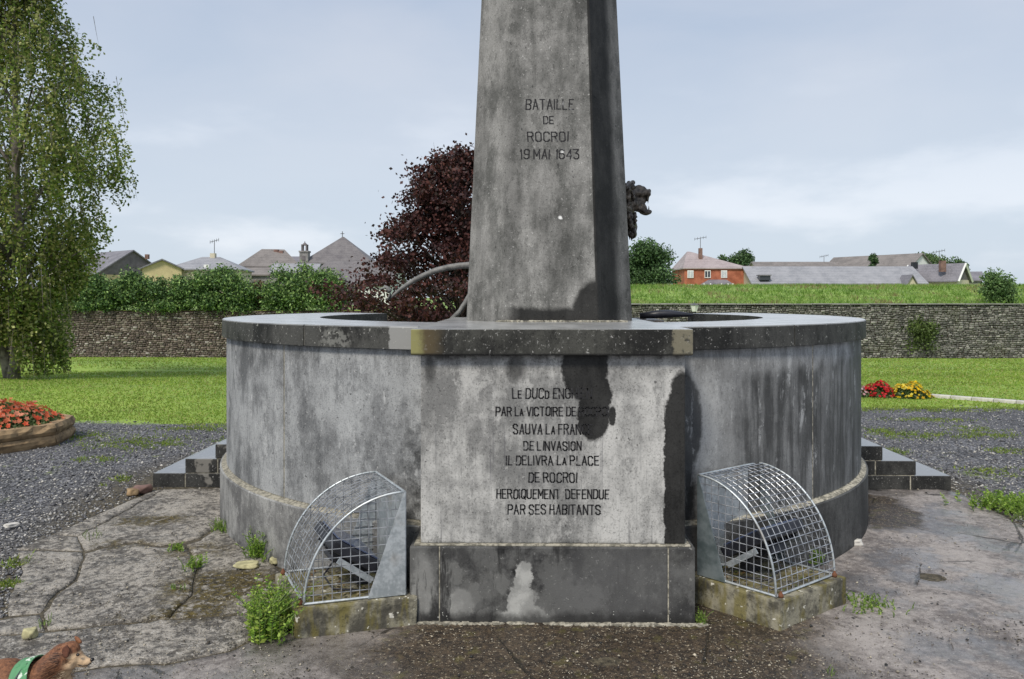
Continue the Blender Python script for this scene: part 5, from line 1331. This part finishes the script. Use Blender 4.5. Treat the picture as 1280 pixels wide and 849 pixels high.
def flower_mound(name, label, loc, rx, ry, h_, fcols, nf, fs, lcols, nl, zb=0.0, group=None, petals=5, ls=0.028):
    root = empty(name, label, 'flowers', tuple(loc), 0, group)
    a = rng.uniform(0, 6.28, nl); q = np.sqrt(rng.random(nl)); r_ = q
    zz = h_*(1-r_**2.5)*rng.uniform(0.2, 0.95, nl)
    cen = np.stack([rx*r_*np.cos(a), ry*r_*np.sin(a), zz+zb], 1); cen[:, 2] += np.array([0.04*mn.noise(Vector((c[0]*6, c[1]*6, 0))) for c in cen])
    V, F, Cc = leaves(cen, rng.uniform(.7, 1.3, nl)*ls, pick(lcols, nl, .3), 0.1, aspect=0.55); tag(npmesh('leaves', V, F, M['leaf'], root, Cc), kind='stuff')
    a = rng.uniform(0, 6.28, nf); r_ = np.sqrt(rng.random(nf))*1.02; zz = h_*(1-np.clip(r_, 0, 1)**3)*rng.uniform(.82, 1.06, nf)+0.02
    cen = np.stack([rx*r_*np.cos(a), ry*r_*np.sin(a), zz+zb], 1); cen[:, 2] += np.array([0.05*mn.noise(Vector((c[0]*6, c[1]*6, 0))) for c in cen])
    V = []; F = []; Cc = []; cl_ = pick(fcols, nf, .2)
    for i in range(nf):
        nrm = Vector((math.cos(a[i])*r_[i]*0.9+rnd.gauss(0, .3), math.sin(a[i])*r_[i]*0.9+rnd.gauss(0, .3), 0.75)).normalized(); qd = nrm.to_track_quat('Z', 'Y'); s_ = fs*rnd.uniform(.7, 1.25); c = Vector(cen[i])
        b = len(V); V.append(tuple(c-nrm*s_*0.2)); Cc.append(tuple(cl_[i]*0.75)); mm_ = petals*2
        for k in range(mm_):
            t = 2*math.pi*k/mm_; rr_ = s_*(1.0 if k % 2 else 0.55); V.append(tuple(c+qd @ Vector((math.cos(t)*rr_, math.sin(t)*rr_, 0.15*s_*(k % 2))))); Cc.append(tuple(cl_[i]))
        for k in range(mm_): F.append((b, b+1+k, b+1+(k+1) % mm_))
    tag(npmesh('blossoms', V, F, M['leaf'], root, Cc), kind='stuff'); return root
lg = [(0.06, 0.11, 0.03), (0.10, 0.16, 0.05), (0.15, 0.2, 0.09)]
flower_mound('begonias', 'mound of orange red flowers filling the stone planter', (pc.x, pc.y, 0.20), 0.72, 0.68, 0.22, [(0.82, 0.20, 0.09), (0.88, 0.28, 0.14), (0.75, 0.12, 0.05), (0.9, 0.36, 0.22)], 560, 0.030, lg, 4200)
# beds at right
f0 = P(1098, 12.4, 0); flower_mound('flower_clump', 'clump of bright red flowers at the lawn edge on the right', f0, 0.28, 0.24, 0.22, [(0.66, 0.02, 0.03), (0.75, 0.04, 0.05), (0.5, 0.015, 0.02)], 200, 0.028, lg, 900, group='flower clumps at the lawn edge')
f0 = P(1138, 12.3, 0); flower_mound('flower_clump', 'clump of yellow flowers at the end of the pale kerb', f0, 0.35, 0.26, 0.21, [(0.85, 0.58, 0.01), (0.8, 0.48, 0.01), (0.85, 0.7, 0.1)], 230, 0.026, lg, 1200, group='flower clumps at the lawn edge')
f0 = P(1068, 12.4, 0); flower_mound('flower_clump', 'clump of pale pink flowers half hidden behind the round wall', f0, 0.24, 0.2, 0.17, [(0.65, 0.35, 0.38), (0.75, 0.6, 0.6)], 110, 0.024, lg, 700, group='flower clumps at the lawn edge')
# dry ornamental wisps behind the planter
ps = P(25, 9.3, 0); n = 160; q = rng.normal(size=(n, 2))*0.12
tag(blades('dry_grass_tuft', np.stack([ps.x+q[:, 0], ps.y+q[:, 1], np.zeros(n)], 1), rng.uniform(.15, .33, n), 0.004, pick([(0.4, 0.33, 0.24), (0.32, 0.3, 0.18)], n), M['leaf'], lean=0.4), 'wispy dry pinkish grass tuft behind the stone planter', 'grass tuft')
# pale kerb
ka, kb = G(1163, 496.5), G(1330, 509); kr = empty('kerb', None, None); kr['kind'] = 'structure'
dv = kb-ka; nk = 6; rz_ = math.atan2(dv.y, dv.x)
for k in range(nk):
    c = ka+dv*((k+.5)/nk); box('kerb_stone', (c.x, c.y, 0.015), (dv.length/nk-0.006, 0.12, 0.07), M['kerb'], kr, rz_, 0.01)

# ------------------------------------------------------------------ weeds, loose stones
def weed(label, px_, py_, n_f, h_, spread, cols, seed, feathery=True):
    rr = random.Random(seed); b = G(px_, py_); root = empty('weed', label, 'weed', (b.x, b.y, 0.012)); V = []; F = []; Cc = []
    bm = bmesh.new()
    for k in range(n_f):
        a = rr.uniform(0, 6.28); l = h_*rr.uniform(0.5, 1.0); o_ = Vector((rr.gauss(0, spread*.4), rr.gauss(0, spread*.4), 0)); lean = rr.uniform(.1, .75)
        pts = [o_+Vector((math.cos(a)*lean*l*t*t, math.sin(a)*lean*l*t*t, l*t*(1-0.25*lean*t))) for t in [i/5 for i in range(6)]]
        tube(bm, pts, [0.0016]*6, 3, False)
        for i in range(1, 14):
            t = i/13; p_ = pts[min(4, int(t*5))].lerp(pts[min(5, int(t*5)+1)], t*5-int(t*5)) if t < 1 else pts[5]
            for s_ in (-1, 1):
                ll = (0.017 if feathery else 0.03)*(1.15-t*0.6)*rr.uniform(.7, 1.3)*h_/0.16; d_ = Vector((-math.sin(a)*s_+rr.gauss(0, .3), math.cos(a)*s_+rr.gauss(0, .3), rr.uniform(.1, .8))).normalized()
                e_ = d_.cross(Vector((rr.gauss(0, 1), rr.gauss(0, 1), 1))).normalized()*ll*0.28; i0 = len(V)
                for q in (p_, p_+d_*ll*.5+e_, p_+d_*ll, p_+d_*ll*.5-e_): V.append(tuple(q))
                F.append((i0, i0+1, i0+2, i0+3)); c = rr.choice(cols); kk = rr.uniform(.7, 1.3); Cc += [tuple(x*kk for x in c)]*4
    npmesh('leaves', V, F, M['leaf'], root, Cc).__setitem__('kind', 'stuff'); tag(obj('stems', bm, M['leafstem'], root), kind='stuff')
    return root
MM('leafstem', simple((0.12, 0.17, 0.05), 0.6, 0.2))
wc = [(0.22, 0.38, 0.05), (0.30, 0.46, 0.07), (0.38, 0.52, 0.11), (0.14, 0.26, 0.04)]
weed('feathery green weed against the round wall behind the yellowish flat stone', 327, 698, 60, 0.20, 0.10, wc, 1)
weed('large bushy bright green weed at the corner of the left concrete block', 338, 796, 120, 0.25, 0.14, wc+[(0.33, 0.42, 0.08)], 2)
weed('small green sprig at the foot of the round wall near the left steps', 277, 667, 24, 0.10, 0.06, wc, 3)
weed('small weed growing from the mossy slab joint left of the round wall', 222, 690, 18, 0.06, 0.07, wc, 4, False)
weed('small weed in the middle of the mossy patch', 243, 712, 20, 0.08, 0.08, wc, 5, False)
weed('tiny weed at the front edge of the mossy patch', 220, 740, 7, 0.04, 0.05, wc, 6, False)
weed('sparse green weed in the slab joint below the gravel', 114, 673, 14, 0.05, 0.09, [(0.2, 0.24, 0.11), (0.14, 0.2, 0.06)], 7)
weed('tiny yellow green weed beside the small square stone', 56, 784, 8, 0.05, 0.04, wc, 8)
weed('small weed between the pedestal foot and the right concrete block', 876, 782, 22, 0.08, 0.03, wc, 9)
weed('flat green weed patch on the apron right of the right concrete block', 1087, 760, 60, 0.05, 0.16, wc, 10, False)
weed('grassy clump at the far right where the gravel meets the apron', 1256, 638, 110, 0.13, 0.30, wc, 11, False)
weed('low grassy clump beside the apron edge at the right frame edge', 1290, 650, 60, 0.10, 0.22, wc, 12)
b = G(1022, 706, .153)
wz = weed('small weed growing inside the right wire cage', 1020, 715, 14, 0.10, 0.04, wc, 13, False); wz.location = (b.x, b.y, 0.155)
weed('tiny weed at the bottom of the photo on the apron crack', 1042, 846, 7, 0.04, 0.03, wc, 14)
def stone(label, px_, py_, sx_, sy_, sz2, m, seed):
    b = G(px_, py_); bm = bmesh.new(); bmesh.ops.create_icosphere(bm, subdivisions=3, radius=1.0)
    for v in bm.verts:
        q = v.co.copy(); k = 1+0.35*mn.noise(q*1.4+Vector((seed, 0, 0)))+0.1*mn.noise(q*5); q = Vector((max(-.8, min(.8, q.x)), max(-.8, min(.8, q.y)), max(-.6, min(.6, q.z)))); v.co = Vector((q.x*sx_*k, q.y*sy_*k, q.z*sz2*k))
    o = obj('loose_stone', bm, m, None, True); o.location = (b.x, b.y, 0.02+sz2*0.35); o.rotation_euler = (0, 0, seed); tag(o, label, 'stone')
stone('flat yellowish lichen covered stone at the foot of the round wall', 310, 712, 0.085, 0.055, 0.02, M['lichen_stone'], 0.2)
stone('pale rounded stone beside the weed at the round wall foot', 343, 707, 0.035, 0.03, 0.03, M['lichen_stone'], 2.2)
stone('small pale square stone on the slabs above the dog', 37, 800, 0.036, 0.03, 0.035, M['lichen_stone'], 3.1)
stone('brown stone beside the left end of the steps', 178, 617, 0.09, 0.07, 0.045, M['chimney_brick'], 4.4)
stone('mossy lump of rubble left of the bottom step', 166, 620, 0.06, 0.05, 0.04, M['sandstone'], 5.4)
stone('pale broken stone at the foot of the round wall on the right', 1066, 683, 0.07, 0.05, 0.03, M['kerb'], 6.2)
stone('pale chip lying in the gravel at left', 15, 661, 0.05, 0.035, 0.02, M['kerb'], 7.2)
# puddle in the little pothole
bm = bmesh.new(); bmesh.ops.create_circle(bm, cap_ends=True, segments=20, radius=0.05, matrix=Matrix.Translation((0, 0, 0)) @ Matrix.Diagonal((1.3, 0.9, 1, 1)))
MM('puddle_water', lambda t: dict(color=(0.06, 0.06, 0.06), rough=0.04, spec=0.6))
o = obj('puddle', bm, M['puddle_water']); o.location = (hole.x, hole.y, -0.003); tag(o, kind='structure')

# ------------------------------------------------------------------ dog
DG = 2.72
do = P(30, DG, 0); dog = empty('dog', 'small reddish brown dog in a green bandana at the bottom left corner', 'dog', (do.x, do.y, 0))
dq = lambda px_, py_, dd=0: PY(px_, py_, DG+dd)-Vector((do.x, do.y, 0))
u = DG/FPX
def m_dog(t):
    n = t.noise(90, 3, 0.7, (1, 1, 1)); n2 = t.noise(14, 4, 0.6)
    c = t.mix((0.085, 0.032, 0.015), (0.27, 0.115, 0.052), (n*0.6+n2*0.4).ss(0.35, 0.65))
    X, Z = t.x, t.z
    def sp(px_, py_, rx, rz, s_=0.35): v = dq(px_, py_); return t.ell(X+(n-0.5)*0.01, Z, v.x, v.z, rx*u, rz*u, s_)
    cream = sp(105, 827, 17, 10).max(sp(96, 817, 5, 3.5, 0.5)).max(sp(88, 842, 11, 10, 0.4)).max(sp(82, 858, 14, 16, 0.4))
    c = t.mix(c, (0.62, 0.44, 0.27), cream*0.9)
    dark = sp(78, 818, 5, 8, 0.5).max(sp(69, 836, 5, 6, 0.6)).max(sp(60, 826, 3, 10, 0.6)*0.5)
    c = t.mix(c, (0.055, 0.02, 0.012), dark*0.7)
    return dict(color=c, rough=0.75, bump=n, bs=0.6, bd=0.004)
MM('dog_fur', m_dog); MM('fur_strand', lambda t: dict(color=t.attr('Col').outputs['Color'], rough=0.6))
E_ = []
ey_ = 0.045
E_ += [(tuple(dq(87, 814)), (12*u, 0.038, 11.5*u)), (tuple(dq(83, 821)), (11*u, 0.044, 11*u)), (tuple(dq(94, 821)), (9*u, 0.031, 8*u)), (tuple(dq(101, 825)), (8.5*u, 0.020, 6*u), (0, R(12), 0)),
       (tuple(dq(108, 827)), (7*u, 0.015, 4.6*u), (0, R(8), 0)), (tuple(dq(112, 826.5)), (3.8*u, 0.011, 3.6*u)), (tuple(dq(103, 831)), (9*u, 0.014, 3*u), (0, R(4), 0)), (tuple(dq(88, 829)), (9*u, 0.04, 8*u))]
E_ += limb(dq(78, 822), dq(58, 848), 0.048, 0.068, 7)
E_ += [(tuple(dq(66, 864)), (22*u, 0.075, 26*u)), (tuple(dq(40, 860)), (30*u, 0.085, 31*u)), (tuple(dq(5, 858)), (38*u, 0.085, 33*u)), (tuple(dq(-35, 858)), (38*u, 0.082, 32*u)), (tuple(dq(-68, 862)), (28*u, 0.08, 31*u))]
gy = HY+EYE/DG*FPX
for dd, px_ in ((-0.05, 62), (0.05, 50)):
    E_ += limb(dq(px_, 872, dd), dq(px_+3, 905, dd), 0.038, 0.022) + limb(dq(px_+3, 905, dd), dq(px_+1, gy-5, dd), 0.021, 0.014) + [(tuple(dq(px_+5, gy-4, dd)), (0.024, 0.017, 0.012))]
for dd, px_ in ((-0.05, -70), (0.05, -82)):
    E_ += limb(dq(px_, 868, dd), dq(px_+10, 895, dd), 0.055, 0.032) + limb(dq(px_+10, 895, dd), dq(px_-9, 915, dd), 0.028, 0.017) + limb(dq(px_-9, 915, dd), dq(px_-5, gy-5, dd), 0.016, 0.013) + [(tuple(dq(px_, gy-4, dd)), (0.024, 0.017, 0.012))]
E_ += limb(dq(-92, 848), dq(-112, 822), 0.03, 0.026, 6)+limb(dq(-112, 822), dq(-98, 802), 0.027, 0.014, 6)
blob_mesh('body', E_, M['dog_fur'], dog, 0.0055, 0.004, 0.012)
for dd, px_, py_ in ((-0.032, 80.5, 803), (0.034, 99-2, 797)):
    pass
# folded ears
MM('dog_ear', simple((0.10, 0.035, 0.018), 0.8, 0.4, 60)); MM('dog_nose', lambda t: dict(color=(0.012, 0.01, 0.01), rough=0.25))
for dd, pts_ in ((-0.036, [(83, 806), (76, 812), (78.5, 822), (84, 823), (87, 814)]), (0.03, [(92, 795.5), (97, 797), (102, 803), (100.5, 806), (94, 803)])):
    bm = bmesh.new(); f = [bm.verts.new(dq(a, b, dd-(0.006 if i in (2, 3) else 0.0))) for i, (a, b) in enumerate(pts_)]; k_ = [bm.verts.new(v.co+Vector((0, 0.008, 0))) for v in f]
    bm.faces.new(f); bm.faces.new(k_[::-1])
    for i in range(5): bm.faces.new((f[i], f[(i+1) % 5], k_[(i+1) % 5], k_[i]))
    bmesh.ops.recalc_face_normals(bm, faces=bm.faces[:]); bmesh.ops.subdivide_edges(bm, edges=bm.edges[:], cuts=1, use_grid_fill=True)
    o = obj('ear', bm, M['dog_ear'] if dd < 0 else M['dog_fur'], dog, True); md = o.modifiers.new('s', 'SUBSURF'); md.levels = md.render_levels = 2
bm = bmesh.new(); bmesh.ops.create_uvsphere(bm, u_segments=12, v_segments=8, radius=1, matrix=Matrix.Translation(dq(115.3, 824.6)) @ Matrix.Diagonal((2.4*u, 0.008, 2.3*u, 1))); obj('nose', bm, M['dog_nose'], dog, True)
for dd in (-0.027, 0.027):
    bm = bmesh.new(); bmesh.ops.create_uvsphere(bm, u_segments=12, v_segments=8, radius=1, matrix=Matrix.Translation(dq(97.3, 818.5, dd)) @ Matrix.Diagonal((2.2*u, 0.005, 1.8*u, 1))); obj('eye', bm, M['dog_nose'], dog, True)
bm = bmesh.new(); tube(bm, [dq(97, 831, -0.019), dq(103, 832.6, -0.018), dq(109, 832, -0.0155), dq(114, 829.5, -0.006)], 0.0016, 5); obj('mouth', bm, M['dog_nose'], dog, True)
# fur strands
n = 16000; th = rng.random(n); k = rng.choice(4, n, p=[0.10, 0.30, 0.55, 0.05])
seg = [(dq(90, 818), dq(85, 824), 0.036), (dq(82, 824), dq(56, 852), 0.058), (dq(50, 858), dq(-70, 860), 0.086), (dq(84, 836), dq(78, 862), 0.048)]
A_ = np.array([seg[i][0] for i in k]); B_ = np.array([seg[i][1] for i in k]); r_ = np.array([seg[i][2] for i in k]); ln = np.array([0.006, 0.016, 0.015, 0.018])[k]*rng.uniform(.6, 1.2, n)
q = A_+(B_-A_)*th[:, None]; ph = rng.uniform(0, 6.28, n); nr = np.stack([rng.normal(size=n)*.2, np.cos(ph), np.sin(ph)], 1); nr /= np.linalg.norm(nr, axis=1)[:, None]
q = q+nr*r_[:, None]*0.96; tipv = q+nr*(ln*0.55)[:, None]+np.stack([-ln*1.1, rng.normal(size=n)*.003, -ln*0.35], 1); sd_ = np.cross(nr, (1, 0, 0)); sd_ /= np.linalg.norm(sd_, axis=1)[:, None]+1e-6
V = np.stack([q-sd_*0.0009, q+sd_*0.0009, tipv], 1).reshape(-1, 3)
fc = pick([(0.10, 0.035, 0.014), (0.19, 0.078, 0.036), (0.30, 0.145, 0.072), (0.045, 0.02, 0.012)], n, .3); fc[k == 3] = pick([(0.55, 0.42, 0.28), (0.4, 0.28, 0.17)], int((k == 3).sum()), .2)
fo = npmesh('fur', V, np.arange(n*3).reshape(n, 3), M['fur_strand'], dog, np.repeat(fc, 3, axis=0)); fo['kind'] = 'stuff'
# bandana / harness
def m_band(t):
    n = t.noise(28, 3, 0.6).ss(0.56, 0.62); n2 = t.noise(34, 3, 0.6, loc=(5, 5, 5)).ss(0.6, 0.66)
    c = t.mix((0.10, 0.27, 0.13), (0.7, 0.74, 0.66), n*0.85); c = t.mix(c, (0.05, 0.22, 0.08), n2*0.8)
    return dict(color=c, rough=0.8)
MM('green_cloth', m_band)
bm = bmesh.new(); rows = []
for i in range(9):
    t = i/8; c = Vector(dq(34+19*t, 861-12*t)); ax = Vector((0.8, 0, 0.25)).normalized(); row_ = []
    up = Vector((-ax.z, 0, ax.x)); rz2 = 0.098-0.020*t; ry2 = 0.095-0.020*t
    wl = 0.003*math.sin(i*1.7)
    for kq in range(28):
        an = 2*math.pi*kq/28; row_.append(bm.verts.new(c+up*math.cos(an)*(rz2+wl)+Vector((0, 1, 0))*math.sin(an)*(ry2+wl)))
    rows.append(row_)
for i in range(8):
    for kq in range(28): bm.faces.new((rows[i][kq], rows[i][(kq+1) % 28], rows[i+1][(kq+1) % 28], rows[i+1][kq]))
o = obj('bandana', bm, M['green_cloth'], dog, True); md = o.modifiers.new('th', 'SOLIDIFY'); md.thickness = 0.003
bm = bmesh.new(); tube(bm, [v.co.copy() for v in rows[0]]+[rows[0][0].co.copy()] if False else [Vector(dq(29, 860))+Vector((0.03*math.cos(a), 0.097*math.sin(a), 0.099*math.cos(a))) for a in [2*math.pi*i/24 for i in range(25)]], 0.004, 6); obj('strap', bm, M['black_plastic'], dog, True)
